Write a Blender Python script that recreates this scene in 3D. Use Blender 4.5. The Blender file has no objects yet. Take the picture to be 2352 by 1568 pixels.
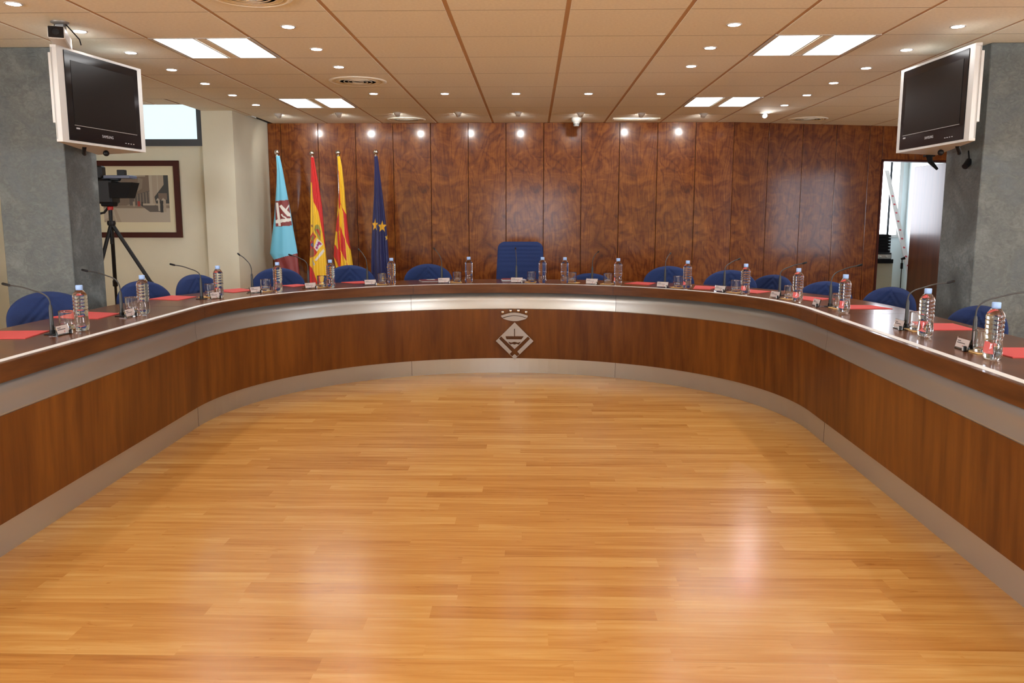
import bpy, math, random
from mathutils import Vector, Matrix
random.seed(7)
sc = bpy.context.scene
COL = sc.collection
PI = math.pi
R2D = math.radians

# ------------------------------------------------------------------ helpers
class MB:
    def __init__(s): s.v=[]; s.f=[]; s.m=[]; s.sm=[]; s.mat=0; s.smooth=False
    def add(s, vs, fs, smooth=None):
        b=len(s.v); s.v += [tuple(p) for p in vs]
        sm = s.smooth if smooth is None else smooth
        for f in fs: s.f.append([b+i for i in f]); s.m.append(s.mat); s.sm.append(sm)
    def box(s, x0,x1,y0,y1,z0,z1):
        s.add([(x0,y0,z0),(x1,y0,z0),(x1,y1,z0),(x0,y1,z0),(x0,y0,z1),(x1,y0,z1),(x1,y1,z1),(x0,y1,z1)],
              [(0,3,2,1),(4,5,6,7),(0,1,5,4),(1,2,6,5),(2,3,7,6),(3,0,4,7)], False)
    def rbox(s, x0,x1,y0,y1,z0,z1,b=.004):
        # chamfered box: vertical edges and the top rim cut
        P=[(x0+b,y0),(x1-b,y0),(x1,y0+b),(x1,y1-b),(x1-b,y1),(x0+b,y1),(x0,y1-b),(x0,y0+b)]
        cx,cy=(x0+x1)/2,(y0+y1)/2
        def inset(P): 
            return [(cx+(x-cx)*(1-2*b/max(abs(x1-x0),1e-6)),cy+(y-cy)*(1-2*b/max(abs(y1-y0),1e-6))) for x,y in P]
        I=inset(P); vs=[]
        for (ring,z) in ((I,z0),(P,z0+b),(P,z1-b),(I,z1)): vs+=[(x,y,z) for x,y in ring]
        fs=[list(range(7,-1,-1)),list(range(24,32))]
        for k in range(3):
            for i in range(8): j=(i+1)%8; fs.append((k*8+i,k*8+j,k*8+8+j,k*8+8+i))
        s.add(vs,fs,False)
    def prism(s, pts, z0, z1):
        n=len(pts)
        a=sum(pts[i][0]*pts[(i+1)%n][1]-pts[(i+1)%n][0]*pts[i][1] for i in range(n))
        if a<0: pts=pts[::-1]
        vs=[(x,y,z0) for x,y in pts]+[(x,y,z1) for x,y in pts]
        fs=[list(range(n-1,-1,-1)),list(range(n,2*n))]+[(i,(i+1)%n,n+(i+1)%n,n+i) for i in range(n)]
        s.add(vs,fs,False)
    def lathe(s, prof, n=24, c=(0,0,0), axis='z', smooth=True, fn=None):
        vs=[]; fs=[]
        for k,(r,z) in enumerate(prof):
            for i in range(n):
                a=2*PI*i/n; rr=fn(r,z,i,k) if fn else r
                p=(rr*math.cos(a),rr*math.sin(a),z)
                if axis=='y': p=(p[0],-p[2],p[1])
                if axis=='x': p=(p[2],p[0],p[1])
                vs.append((c[0]+p[0],c[1]+p[1],c[2]+p[2]))
        m=len(prof)
        for k in range(m-1):
            for i in range(n):
                j=(i+1)%n; fs.append((k*n+i,k*n+j,(k+1)*n+j,(k+1)*n+i))
        s.add(vs,fs,smooth)
        if prof[0][0]>1e-5: s.add(vs[:n],[list(range(n-1,-1,-1))],False)
        if prof[-1][0]>1e-5: s.add(vs[-n:],[list(range(n))],False)
    def tube(s, pts, r, n=10, smooth=True):
        pts=[Vector(p) for p in pts]; m=len(pts)
        rs=r if isinstance(r,(list,tuple)) else [r]*m
        t=(pts[1]-pts[0]).normalized()
        u=t.cross(Vector((0,0,1)))
        if u.length<.05: u=t.cross(Vector((1,0,0)))
        u.normalize(); vs=[]
        for k,p in enumerate(pts):
            a=pts[max(k-1,0)]; b=pts[min(k+1,m-1)]
            t=(b-a).normalized(); u=(u-t*u.dot(t)).normalized(); w=t.cross(u)
            for i in range(n):
                an=2*PI*i/n; vs.append(p+(u*math.cos(an)+w*math.sin(an))*rs[k])
        fs=[(k*n+i,k*n+(i+1)%n,(k+1)*n+(i+1)%n,(k+1)*n+i) for k in range(m-1) for i in range(n)]
        s.add(vs,fs,smooth); s.add(vs[:n],[list(range(n-1,-1,-1))],False); s.add(vs[-n:],[list(range(n))],False)
    def ball(s, c, r, n=20, m=12, sz=1.0):
        s.lathe([(max(r*math.sin(PI*k/m),1e-6 if k in(0,m) else 0), -r*sz*math.cos(PI*k/m)) for k in range(m+1)], n, c)
    def xf(s, M):
        s.v=[tuple(M@Vector(p)) for p in s.v]; return s
    def build(s, name, mats, parent=None):
        me=bpy.data.meshes.new(name); me.from_pydata(s.v,[],s.f)
        if not isinstance(mats,(list,tuple)): mats=[mats]
        for m in mats: me.materials.append(m)
        me.polygons.foreach_set('material_index', s.m); me.polygons.foreach_set('use_smooth', s.sm)
        me.validate(); me.update()
        o=bpy.data.objects.new(name,me); COL.objects.link(o)
        if parent: o.parent=parent
        return o

def tag(o,label=None,cat=None,group=None,kind=None):
    if label: o['label']=label
    if cat: o['category']=cat
    if group: o['group']=group
    if kind: o['kind']=kind
    return o
def thing(name,label,cat,loc=(0,0,0),rz=0,group=None):
    o=bpy.data.objects.new(name,None); o.empty_display_size=.05; COL.objects.link(o)
    o.location=loc; o.rotation_euler=(0,0,rz); return tag(o,label,cat,group)
def struct(name,mb,mats,parent=None):
    o=mb.build(name,mats,parent)
    if not parent: o['kind']='structure'
    return o
def dup(root,loc,rz,label,group=None):
    r=root.copy(); COL.objects.link(r); r.location=loc; r.rotation_euler=(0,0,rz); r['label']=label
    if group: r['group']=group
    for ch in list(root.children):
        c=ch.copy(); COL.objects.link(c); c.parent=r
        for g in list(ch.children):
            d=g.copy(); COL.objects.link(d); d.parent=c
    return r

# ------------------------------------------------------------------ materials
def mat(name): 
    m=bpy.data.materials.new(name); m.use_nodes=True; nt=m.node_tree
    return m,nt,nt.nodes['Principled BSDF']
def simple(name,col,rough=.5,metal=0,spec=.5,coat=0,bump=None,var=None):
    m,nt,b=mat(name); b.inputs['Base Color'].default_value=(*col,1); b.inputs['Roughness'].default_value=rough
    b.inputs['Metallic'].default_value=metal; b.inputs['Specular IOR Level'].default_value=spec
    b.inputs['Coat Weight'].default_value=coat
    if bump or var:
        tc=nt.nodes.new('ShaderNodeTexCoord'); n=nt.nodes.new('ShaderNodeTexNoise')
        nt.links.new(tc.outputs['Object'],n.inputs['Vector'])
        if var:
            n.inputs['Scale'].default_value=var[0]; n.inputs['Detail'].default_value=5
            r=nt.nodes.new('ShaderNodeValToRGB'); k=var[1]
            r.color_ramp.elements[0].position=.3; r.color_ramp.elements[1].position=.7
            r.color_ramp.elements[0].color=(*[c*(1-k) for c in col],1); r.color_ramp.elements[1].color=(*[min(1,c*(1+k)) for c in col],1)
            nt.links.new(n.outputs['Fac'],r.inputs['Fac']); nt.links.new(r.outputs['Color'],b.inputs['Base Color'])
        if bump:
            n2=nt.nodes.new('ShaderNodeTexNoise'); n2.inputs['Scale'].default_value=bump[0]; n2.inputs['Detail'].default_value=3
            nt.links.new(tc.outputs['Object'],n2.inputs['Vector'])
            bp=nt.nodes.new('ShaderNodeBump'); bp.inputs['Strength'].default_value=bump[1]; bp.inputs['Distance'].default_value=.002
            nt.links.new(n2.outputs['Fac'],bp.inputs['Height']); nt.links.new(bp.outputs['Normal'],b.inputs['Normal'])
    return m
def emis(name,col,st):
    m,nt,b=mat(name); b.inputs['Base Color'].default_value=(.12,.12,.12,1)
    b.inputs['Emission Color'].default_value=(*col,1); b.inputs['Emission Strength'].default_value=st; return m
def N(nt,t,**k):
    n=nt.nodes.new(t)
    for a,v in k.items():
        if a in n.inputs: n.inputs[a].default_value=v
        else: setattr(n,a,v)
    return n
def math_n(nt,op,a,b=None,c=None):
    n=nt.nodes.new('ShaderNodeMath'); n.operation=op
    for i,x in enumerate((a,b,c)):
        if x is None: continue
        if isinstance(x,(int,float)): n.inputs[i].default_value=x
        else: nt.links.new(x,n.inputs[i])
    return n.outputs[0]
def ramp(nt,fac,stops):
    r=nt.nodes.new('ShaderNodeValToRGB'); e=r.color_ramp.elements
    e[0].position,e[0].color=stops[0][0],(*stops[0][1],1); e[1].position,e[1].color=stops[-1][0],(*stops[-1][1],1)
    for p,c in stops[1:-1]:
        k=e.new(p); k.color=(*c,1)
    nt.links.new(fac,r.inputs['Fac']); return r.outputs['Color']
def mapping(nt,scale,src='Object',loc=(0,0,0)):
    tc=nt.nodes.new('ShaderNodeTexCoord'); mp=nt.nodes.new('ShaderNodeMapping')
    mp.inputs['Scale'].default_value=scale; mp.inputs['Location'].default_value=loc
    nt.links.new(tc.outputs[src],mp.inputs['Vector']); return mp.outputs['Vector']

def floor_mat():
    m,nt,b=mat('laminate_floor'); L=nt.links
    tc=nt.nodes.new('ShaderNodeTexCoord'); sp=nt.nodes.new('ShaderNodeSeparateXYZ'); L.new(tc.outputs['Object'],sp.inputs[0])
    X,Y=sp.outputs['X'],sp.outputs['Y']
    row=math_n(nt,'FLOOR',math_n(nt,'DIVIDE',Y,.084))
    wr=N(nt,'ShaderNodeTexWhiteNoise',noise_dimensions='1D'); L.new(row,wr.inputs['W'])
    xs=math_n(nt,'DIVIDE',math_n(nt,'ADD',X,math_n(nt,'MULTIPLY',wr.outputs['Value'],7.3)),.74)
    px=math_n(nt,'FLOOR',xs)
    cb=nt.nodes.new('ShaderNodeCombineXYZ'); L.new(row,cb.inputs[0]); L.new(px,cb.inputs[1])
    wn=N(nt,'ShaderNodeTexWhiteNoise',noise_dimensions='2D'); L.new(cb.outputs[0],wn.inputs['Vector'])
    # grain coordinates shifted per strip
    gx=math_n(nt,'ADD',math_n(nt,'MULTIPLY',X,1.6),math_n(nt,'MULTIPLY',wn.outputs['Value'],37.))
    gy=math_n(nt,'ADD',math_n(nt,'MULTIPLY',Y,26.),math_n(nt,'MULTIPLY',wn.outputs['Value'],91.))
    gc=nt.nodes.new('ShaderNodeCombineXYZ'); L.new(gx,gc.inputs[0]); L.new(gy,gc.inputs[1])
    g1=N(nt,'ShaderNodeTexNoise',Scale=1.3,Detail=6.,Roughness=.62,Distortion=.5); L.new(gc.outputs[0],g1.inputs['Vector'])
    gx2=math_n(nt,'MULTIPLY',gx,4.5); gc2=nt.nodes.new('ShaderNodeCombineXYZ'); L.new(gx2,gc2.inputs[0]); L.new(gy,gc2.inputs[1])
    g2=N(nt,'ShaderNodeTexNoise',Scale=.8,Detail=4.,Roughness=.5,Distortion=1.5); L.new(gc2.outputs[0],g2.inputs['Vector'])
    knots=ramp(nt,g2.outputs['Fac'],[(.26,(1,1,1)),(.33,(0,0,0))])
    v=math_n(nt,'ADD',math_n(nt,'ADD',math_n(nt,'MULTIPLY',wn.outputs['Value'],.25),.065),math_n(nt,'MULTIPLY',g1.outputs['Fac'],.85))
    v=math_n(nt,'SUBTRACT',v,math_n(nt,'MULTIPLY',knots,.16))
    col=ramp(nt,v,[(.30,(.37,.145,.028)),(.48,(.51,.230,.050)),(.66,(.60,.300,.076)),(.88,(.70,.405,.125))])
    # thin joints
    fy=math_n(nt,'FRACT',math_n(nt,'DIVIDE',Y,.252)); j=math_n(nt,'LESS_THAN',fy,.008)
    mx=N(nt,'ShaderNodeMix',data_type='RGBA'); L.new(math_n(nt,'MULTIPLY',j,.35),mx.inputs[0]); L.new(col,mx.inputs[6]); mx.inputs[7].default_value=(.14,.04,.01,1)
    L.new(mx.outputs[2],b.inputs['Base Color'])
    b.inputs['Roughness'].default_value=.27; b.inputs['Specular IOR Level'].default_value=.5
    L.new(math_n(nt,'ADD',math_n(nt,'MULTIPLY',g1.outputs['Fac'],.10),.17),b.inputs['Roughness'])
    bp=N(nt,'ShaderNodeBump',Strength=.06,Distance=.002); L.new(g1.outputs['Fac'],bp.inputs['Height']); L.new(bp.outputs[0],b.inputs['Normal'])
    return m
def panel_wood():
    m,nt,b=mat('figured_wall_wood'); L=nt.links
    oi=nt.nodes.new('ShaderNodeObjectInfo')
    tc=nt.nodes.new('ShaderNodeTexCoord'); sp=nt.nodes.new('ShaderNodeSeparateXYZ'); L.new(tc.outputs['Object'],sp.inputs[0])
    X=sp.outputs['X']; Z=sp.outputs['Z']
    sh=math_n(nt,'MULTIPLY',math_n(nt,'FLOOR',math_n(nt,'MULTIPLY',oi.outputs['Random'],3.)),3.7)
    cz=math_n(nt,'ADD',Z,sh)
    cb=nt.nodes.new('ShaderNodeCombineXYZ'); L.new(X,cb.inputs[0]); L.new(sh,cb.inputs[1]); L.new(cz,cb.inputs[2])
    mp=nt.nodes.new('ShaderNodeMapping'); mp.inputs['Scale'].default_value=(3.0,1,.62); L.new(cb.outputs[0],mp.inputs['Vector'])
    base=N(nt,'ShaderNodeTexNoise',Scale=1.5,Detail=1.5,Roughness=.4,Distortion=.55); L.new(mp.outputs[0],base.inputs['Vector'])
    rings=math_n(nt,'FRACT',math_n(nt,'MULTIPLY',base.outputs['Fac'],17.))
    tri=math_n(nt,'ABSOLUTE',math_n(nt,'SUBTRACT',math_n(nt,'MULTIPLY',rings,2.),1.))
    tri=math_n(nt,'SUBTRACT',1.,math_n(nt,'POWER',tri,3.))
    mp2=nt.nodes.new('ShaderNodeMapping'); mp2.inputs['Scale'].default_value=(90,1,5); L.new(cb.outputs[0],mp2.inputs['Vector'])
    fine=N(nt,'ShaderNodeTexNoise',Scale=1.,Detail=4.,Roughness=.6); L.new(mp2.outputs[0],fine.inputs['Vector'])
    mp3=nt.nodes.new('ShaderNodeMapping'); mp3.inputs['Scale'].default_value=(6,1,8); mp3.inputs['Rotation'].default_value=(0,.35,0); L.new(cb.outputs[0],mp3.inputs['Vector'])
    mot=N(nt,'ShaderNodeTexNoise',Scale=1.1,Detail=4.,Roughness=.6,Distortion=1.2); L.new(mp3.outputs[0],mot.inputs['Vector'])
    v=math_n(nt,'ADD',math_n(nt,'MULTIPLY',tri,.115),math_n(nt,'MULTIPLY',fine.outputs['Fac'],.34))
    v=math_n(nt,'ADD',v,math_n(nt,'MULTIPLY',mot.outputs['Fac'],.62))
    col=ramp(nt,v,[(.34,(.055,.010,.002)),(.50,(.125,.029,.004)),(.62,(.195,.056,.008)),(.80,(.30,.105,.017))])
    L.new(col,b.inputs['Base Color']); b.inputs['Roughness'].default_value=.34
    b.inputs['Coat Weight'].default_value=.45; b.inputs['Coat Roughness'].default_value=.13; b.inputs['Specular IOR Level'].default_value=.18
    bp=N(nt,'ShaderNodeBump',Strength=.10,Distance=.001); L.new(mot.outputs['Fac'],bp.inputs['Height']); L.new(bp.outputs[0],b.inputs['Normal'])
    L.new(bp.outputs[0],b.inputs['Coat Normal'])
    return m
def desk_wood(name,dark,light,scale,rough,coat=0.,seed=0.,spec=.5):
    m,nt,b=mat(name); L=nt.links; b.inputs['Specular IOR Level'].default_value=spec
    g=N(nt,'ShaderNodeTexNoise',Scale=1.,Detail=5.,Roughness=.6,Distortion=.25); L.new(mapping(nt,scale,loc=(seed,0,0)),g.inputs['Vector'])
    big=N(nt,'ShaderNodeTexNoise',Scale=1.,Detail=1.); L.new(mapping(nt,tuple(max(s*.16,.3) for s in scale),loc=(3,seed,0)),big.inputs['Vector'])
    v=math_n(nt,'ADD',math_n(nt,'MULTIPLY',g.outputs['Fac'],.7),math_n(nt,'MULTIPLY',big.outputs['Fac'],.4))
    L.new(ramp(nt,v,[(.40,dark),(.72,light)]),b.inputs['Base Color'])
    b.inputs['Roughness'].default_value=rough; b.inputs['Coat Weight'].default_value=coat; b.inputs['Coat Roughness'].default_value=.12
    return m
def stucco():
    m,nt,b=mat('grey_stucco'); L=nt.links
    n=N(nt,'ShaderNodeTexNoise',Scale=3.2,Detail=7.,Roughness=.62,Distortion=1.3); L.new(mapping(nt,(1,1,1)),n.inputs['Vector'])
    n2=N(nt,'ShaderNodeTexNoise',Scale=22.,Detail=4.,Distortion=2.); L.new(mapping(nt,(1,1,1.4)),n2.inputs['Vector'])
    v=math_n(nt,'ADD',math_n(nt,'MULTIPLY',n.outputs['Fac'],.7),math_n(nt,'MULTIPLY',n2.outputs['Fac'],.3))
    L.new(ramp(nt,v,[(.34,(.070,.080,.078)),(.50,(.112,.128,.125)),(.66,(.19,.212,.208))]),b.inputs['Base Color'])
    L.new(ramp(nt,n.outputs['Fac'],[(.4,(.40,.40,.40)),(.65,(.62,.62,.62))]),b.inputs['Roughness']); b.inputs['Specular IOR Level'].default_value=.3
    bp=N(nt,'ShaderNodeBump',Strength=.35,Distance=.004); L.new(n2.outputs['Fac'],bp.inputs['Height']); L.new(bp.outputs[0],b.inputs['Normal'])
    return m
def glassy(name,col,ior,rough=0.):
    m,nt,b=mat(name); b.inputs['Base Color'].default_value=(*col,1); b.inputs['Transmission Weight'].default_value=1
    b.inputs['IOR'].default_value=ior; b.inputs['Roughness'].default_value=rough; return m

M={}
M['floor']=floor_mat()
M['panel']=panel_wood()
M['dark_gap']=simple('dark_joint',(.02,.007,.004),.7)
M['desk_front']=desk_wood('desk_front_veneer',(.095,.026,.004),(.205,.068,.009),(16,16,1.6),.42,.12,0.,.3)
M['desk_top']=desk_wood('desk_top_veneer',(.075,.022,.008),(.155,.052,.016),(2.2,14,4),.26,.18,4.,.25)
M['desk_lip']=desk_wood('desk_lip_veneer',(.070,.022,.005),(.145,.050,.011),(3,3,26),.42,.1,9.,.25)
M['band']=simple('satin_aluminium_laminate',(.50,.485,.45),.36,.72,.5)
M['strip']=simple('light_metal_inlay',(.74,.74,.72),.45,.1)
M['ceil']=simple('ceiling_tile',(.87,.86,.755),.9,var=(60,.05))
M['tbar']=simple('ceiling_runner',(.60,.43,.30),.7)
M['cream']=simple('cream_wall',(.66,.64,.51),.75,bump=(160,.35),var=(2.5,.05))
M['stucco']=stucco()
M['white']=simple('white_lacquer',(.60,.60,.58),.4)
M['detector']=simple('detector_plastic',(.36,.35,.33),.5,spec=.3)
M['whitew']=simple('white_wall',(.74,.82,.83),.8)
M['black']=simple('black_plastic',(.008,.008,.009),.42,spec=.25)
M['blackm']=simple('black_matt',(.006,.006,.007),.7,spec=.2)
M['screen']=simple('tv_screen',(.010,.009,.009),.26,spec=.22)
M['bezel']=simple('tv_bezel_gloss',(.008,.008,.010),.12,spec=.35)
M['grey_print']=simple('pale_print',(.45,.45,.47),.5)
M['blue']=simple('blue_chair_fabric',(.011,.029,.115),.92,bump=(500,.4),var=(300,.22))
M['mic']=simple('grey_black_mic',(.030,.030,.029),.42)
M['chrome']=simple('polished_steel',(.60,.58,.56),.14,1.)
M['emblem']=simple('brushed_steel_plate',(.25,.215,.185),.26,1.)
M['red']=simple('red_card',(.56,.065,.060),.75)
M['cardw']=simple('nameplate_card',(.58,.50,.47),.35,coat=.4)
M['ink']=simple('dark_ink',(.09,.07,.07),.6)
M['inkred']=simple('red_ink',(.35,.04,.04),.6)
M['coaster']=simple('beech_coaster',(.68,.42,.15),.5)
M['cap']=simple('pale_blue_cap',(.32,.50,.85),.4)
M['water']=glassy('water_bottle',(.97,.98,1.),1.33,.0)
M['glass']=glassy('clear_glass',(.97,.98,.97),1.45,.0)
M['acryl']=glassy('acrylic',(.95,.97,.96),1.45,.02)
M['downlight']=emis('downlight_glow',(1.,.96,1.),22)
M['tube']=emis('fluorescent_panel',(1.,.99,.98),6.0)
M['daylight']=emis('daylight_pane',(.60,.80,.90),.95)
M['daylight4']=emis('rear_daylight_pane',(.84,.90,1.),6.5)
M['daylight5']=emis('side_room_pane',(.86,.90,1.),7.5)
M['eye']=emis('spot_glow',(1.,.96,.92),70)
M['daylight3']=emis('side_daylight_pane',(.80,.88,1.),4.5)
M['added_fill']=emis('added_fill_pane',(.88,.93,1.),22.0)  # glow for the two invented side windows, added as fill light
M['frame_dark']=simple('dark_window_frame',(.012,.015,.02),.4)
M['picframe']=simple('mahogany_frame',(.055,.010,.005),.45,spec=.15)
M['matboard']=simple('cream_mount',(.68,.64,.46),.8)
M['redplastic']=simple('red_collar',(.45,.01,.01),.4)
M['alu']=simple('aluminium_face',(.55,.56,.54),.5,.2)
M['pic_blue']=simple('lcd_cover_gloss',(.10,.13,.22),.15)

# ------------------------------------------------------------------ setting
CZ=2.317
XR=[.175+.6*k for k in range(-11,12)]
YR=[4.32+.6*k for k in range(-17,10)]
FL=[(-2.225,4.92),(1.375,4.92),(-2.225,7.32),(1.375,7.32),(-2.225,2.52),(1.375,2.52),(-2.225,.12),(1.375,.12),(-2.225,-2.28),(1.375,-2.28)]
def is_fl(x,y): return any(abs(x-a)<.01 and abs(y-b)<.01 for a,b in FL)
mb=MB(); g=.0125
for i in range(len(XR)-1):
    for j in range(len(YR)-1):
        x0,x1,y0,y1=XR[i],XR[i+1],YR[j],YR[j+1]
        if x0<-6.1 or y0<-5.5: continue
        if is_fl(x0,y0): continue
        rects=[(x0,x1,y0,y1)]
        if x0<-3.2 and y1>7.67 and y0<8.16:
            rects=[]
            if x1>-3.2: rects.append((-3.19,x1,y0,y1))
            if y0<7.66: rects.append((x0,min(x1,-3.2),y0,7.67))
        if x0<-3.2 and y0>=8.1: continue
        for a,b_,c,d in rects:
            mb.mat=0; mb.box(a+g,b_-g,c+.0035,d-.0,CZ,CZ+.0037)
            mb.mat=1; mb.add([(a,c,CZ+.004),(b_,c,CZ+.004),(b_,d,CZ+.004),(a,d,CZ+.004)],[(3,2,1,0)])
            mb.mat=2; mb.add([(a+g,c-.001,CZ-.0004),(b_-g,c-.001,CZ-.0004),(b_-g,c+.0040,CZ-.0004),(a+g,c+.0040,CZ-.0004)],[(3,2,1,0)])
ceil=struct('ceiling',mb,[M['ceil'],M['tbar'],simple('tile_joint',(.20,.18,.15),.8)])
mb=MB(); mb.box(-6.3,6.8,-5.3,13.2,CZ+.35,CZ+.40)
# fascia closing the slot in front of the high window
mb.box(-6.3,-3.19,7.665,7.68,CZ+.002,CZ+.35); mb.box(-3.20,-3.19,7.67,8.2,CZ+.013,CZ+.35)
struct('ceiling_slab',mb,M['ceil'])
mb=MB(); mb.box(-6.3,6.8,-5.3,13.2,-.05,0); struct('floor',mb,M['floor'])
# walls
WY=9.15; ANG=R2D(13.2)
def wpt(s,d=0): # point on the splayed part of the panelled wall
    return (2.166+s*math.cos(ANG)-d*math.sin(ANG)*-1*-1, WY+s*math.sin(ANG)+d*math.cos(ANG))
mb=MB(); mb.box(-3.0,2.17,WY+.02,WY+.12,0,CZ+.3)
def slab(s0,s1,z0,z1,d0=.02,d1=.12):
    mb.prism([wpt(s0,d0),wpt(s1,d0),wpt(s1,d1),wpt(s0,d1)],z0,z1)
DS0,DS1=1.80,2.80; DH=1.952
slab(0,DS0,0,CZ+.3); slab(DS0,DS1,DH,CZ+.3); slab(DS1,4.35,0,CZ+.3)
wall_back=struct('wall_back',mb,M['dark_gap'])
def panel_mesh(w,h): 
    m_=MB(); m_.rbox(.0025,w-.0025,-.0,.019,0,h,.0018); return m_
def add_panel(x,y,rz,w,h,z=0):
    o=panel_mesh(w,h).build('wall_panel',M['panel'],wall_back); o.location=(x,y,z); o.rotation_euler=(0,0,rz); return o
pw=.4085
add_panel(-2.879,WY,0,.143,CZ)
proto=add_panel(-2.736,WY,0,pw,CZ)
def cpanel(x,y,rz):
    c=proto.copy(); COL.objects.link(c); c.parent=wall_back; c.location=(x,y,0); c.rotation_euler=(0,0,rz)
for k in range(1,12): cpanel(-2.736+pw*k,WY,0)
for k in range(4): cpanel(*wpt(pw*k),ANG)
add_panel(*wpt(pw*4),ANG,DS0-pw*4,CZ)
add_panel(*wpt(DS0),ANG,.42,CZ-DH,DH); add_panel(*wpt(DS0+.42),ANG,DS1-DS0-.42,CZ-DH,DH)
for k in range(4): add_panel(*wpt(DS1+.385*k),ANG,.385,CZ)
# cream return block and picture wall
mb=MB(); mb.box(-3.185,-2.88,8.095,9.3,0,CZ+.0); mb.box(-3.185,-2.88,8.095,9.3,CZ,CZ+.012); struct('wall_corner',mb,M['cream'])
mb=MB(); PY=8.15
mb.box(-6.2,-3.186,PY,PY+.15,0,2.0); mb.box(-6.2,-5.2,PY,PY+.15,2.0,2.66)
struct('wall_left_rear',mb,M['cream'])
w=MB(); w.box(-5.2,-3.186,PY-.02,PY+.06,1.99,2.055); w.box(-3.245,-3.186,PY-.02,PY+.06,2.055,2.66); w.box(-5.2,-5.14,PY-.02,PY+.06,2.055,2.66); w.box(-5.2,-3.186,PY-.02,PY+.06,2.62,2.66)
w1=struct('window_1',w,M['frame_dark'])
p=MB(); p.box(-5.14,-3.245,PY+.03,PY+.04,2.055,2.62); p.build('window_pane',M['daylight'],w1)
mb=MB()
def hole_wall_x(x0,x1,y0,y1,z1,wins):
    e=[y0]+[v for w_ in wins for v in w_[:2]]+[y1]
    for k in range(0,len(e),2): mb.box(x0,x1,e[k],e[k+1],0,z1)
    for a,b_,c,d in wins: mb.box(x0,x1,a,b_,0,c); mb.box(x0,x1,a,b_,d,z1)
def side_or_fill_window(n_,x,a,b_,c,d,mt):
    w=MB(); 
    for y0,y1,z0,z1 in ((a,b_,c,c+.05),(a,b_,d-.05,d),(a,a+.05,c+.05,d-.05),(b_-.05,b_,c+.05,d-.05),((a+b_)/2-.025,(a+b_)/2+.025,c+.05,d-.05)): w.box(x-.04,x+.04,y0,y1,z0,z1)
    ww=struct('window_%d'%n_,w,M['frame_dark'])  # frames the known right window and the added fill pair
    p=MB(); p.box(x-.005,x+.005,a+.05,b_-.05,c+.05,d-.05); p.build('window_pane',mt,ww)
hole_wall_x(-6.3,-6.2,-5.3,8.3,2.66,[(-3.8,.2,.8,2.1)]); struct('wall_left',mb,M['cream'])
side_or_fill_window(4,-6.23,-3.8,.2,.8,2.1,M['added_fill'])  # invented window behind the camera, added to light desk and ceiling
# right wall with a daylight window and an added fill window, rear wall with windows
mb=MB(); hole_wall_x(6.2,6.3,-5.3,10.2,2.66,[(-3.8,.2,.8,2.1),(5.3,6.9,.7,2.05)]); struct('wall_right',mb,M['cream'])
side_or_fill_window(5,6.23,-3.8,.2,.8,2.1,M['added_fill'])  # invented counterpart of the left one, added for cool fill light
side_or_fill_window(2,6.23,5.3,6.9,.7,2.05,M['daylight3'])
mb=MB()
RW=[(-1.0,1.0)]
xs=[-6.3]+[v for r in RW for v in r]+[6.3]
for k in range(0,len(xs),2): mb.box(xs[k],xs[k+1],-5.3,-5.2,0,2.66)
for a,b_ in RW: mb.box(a,b_,-5.3,-5.2,0,.7); mb.box(a,b_,-5.3,-5.2,2.1,2.66)
struct('wall_rear',mb,M['cream'])
for k,(a,b_) in enumerate(RW):
    w=MB(); 
    for x0,x1,z0,z1 in ((a,b_,.7,.76),(a,b_,2.04,2.1),(a,a+.06,.76,2.04),(b_-.06,b_,.76,2.04),((a+b_)/2-.03,(a+b_)/2+.03,.76,2.04)): w.box(x0,x1,-5.26,-5.18,z0,z1)
    ww=struct('window_%d'%(3+k),w,M['frame_dark'])
    p=MB(); p.box(a+.06,b_-.06,-5.235,-5.225,.76,2.04); p.build('window_pane',M['daylight4'],ww)
# pillars
for nm,x0,x1,y0,y1 in (('pillar_left',-3.315,-2.885,5.145,5.525),('pillar_right',2.712,3.18,5.155,5.60)):
    mb=MB(); mb.rbox(x0,x1,y0,y1,0,CZ-.001,.004); struct('trim_1' if 'left' in nm else 'trim_2',mb,M['stucco'])

# side room behind the doorway
mb=MB(); mb.box(5.35,5.45,9.98,12.2,0,2.66); struct('wall_side_room_right',mb,M['whitew'])
mb=MB(); mb.box(2.6,5.6,12.1,12.2,0,1.03); mb.box(5.27,5.6,12.1,12.2,1.03,2.66); mb.box(2.6,5.6,12.1,12.2,2.2,2.66); mb.box(2.6,3.6,12.1,12.2,1.03,2.2)
struct('wall_side_room_far',mb,M['whitew'])
mb=MB(); mb.box(2.5,2.6,9.4,12.2,0,2.66); struct('wall_side_room_left',mb,M['whitew'])
w=MB()
for a,b_,c,d in ((3.6,5.27,1.03,1.07),(3.6,5.27,2.16,2.2),(3.6,3.65,1.07,2.16),(5.22,5.27,1.07,2.16)): w.box(a,b_,12.08,12.16,c,d)
w6=struct('window_6',w,M['white'])
w=MB(); w.box(5.08,5.11,12.07,12.078,1.07,2.16); w.build('dark_mullion',M['frame_dark'],w6); 
p=MB(); p.box(3.65,5.22,12.115,12.125,1.07,2.16); p.build('window_pane',M['daylight5'],w6)
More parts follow.
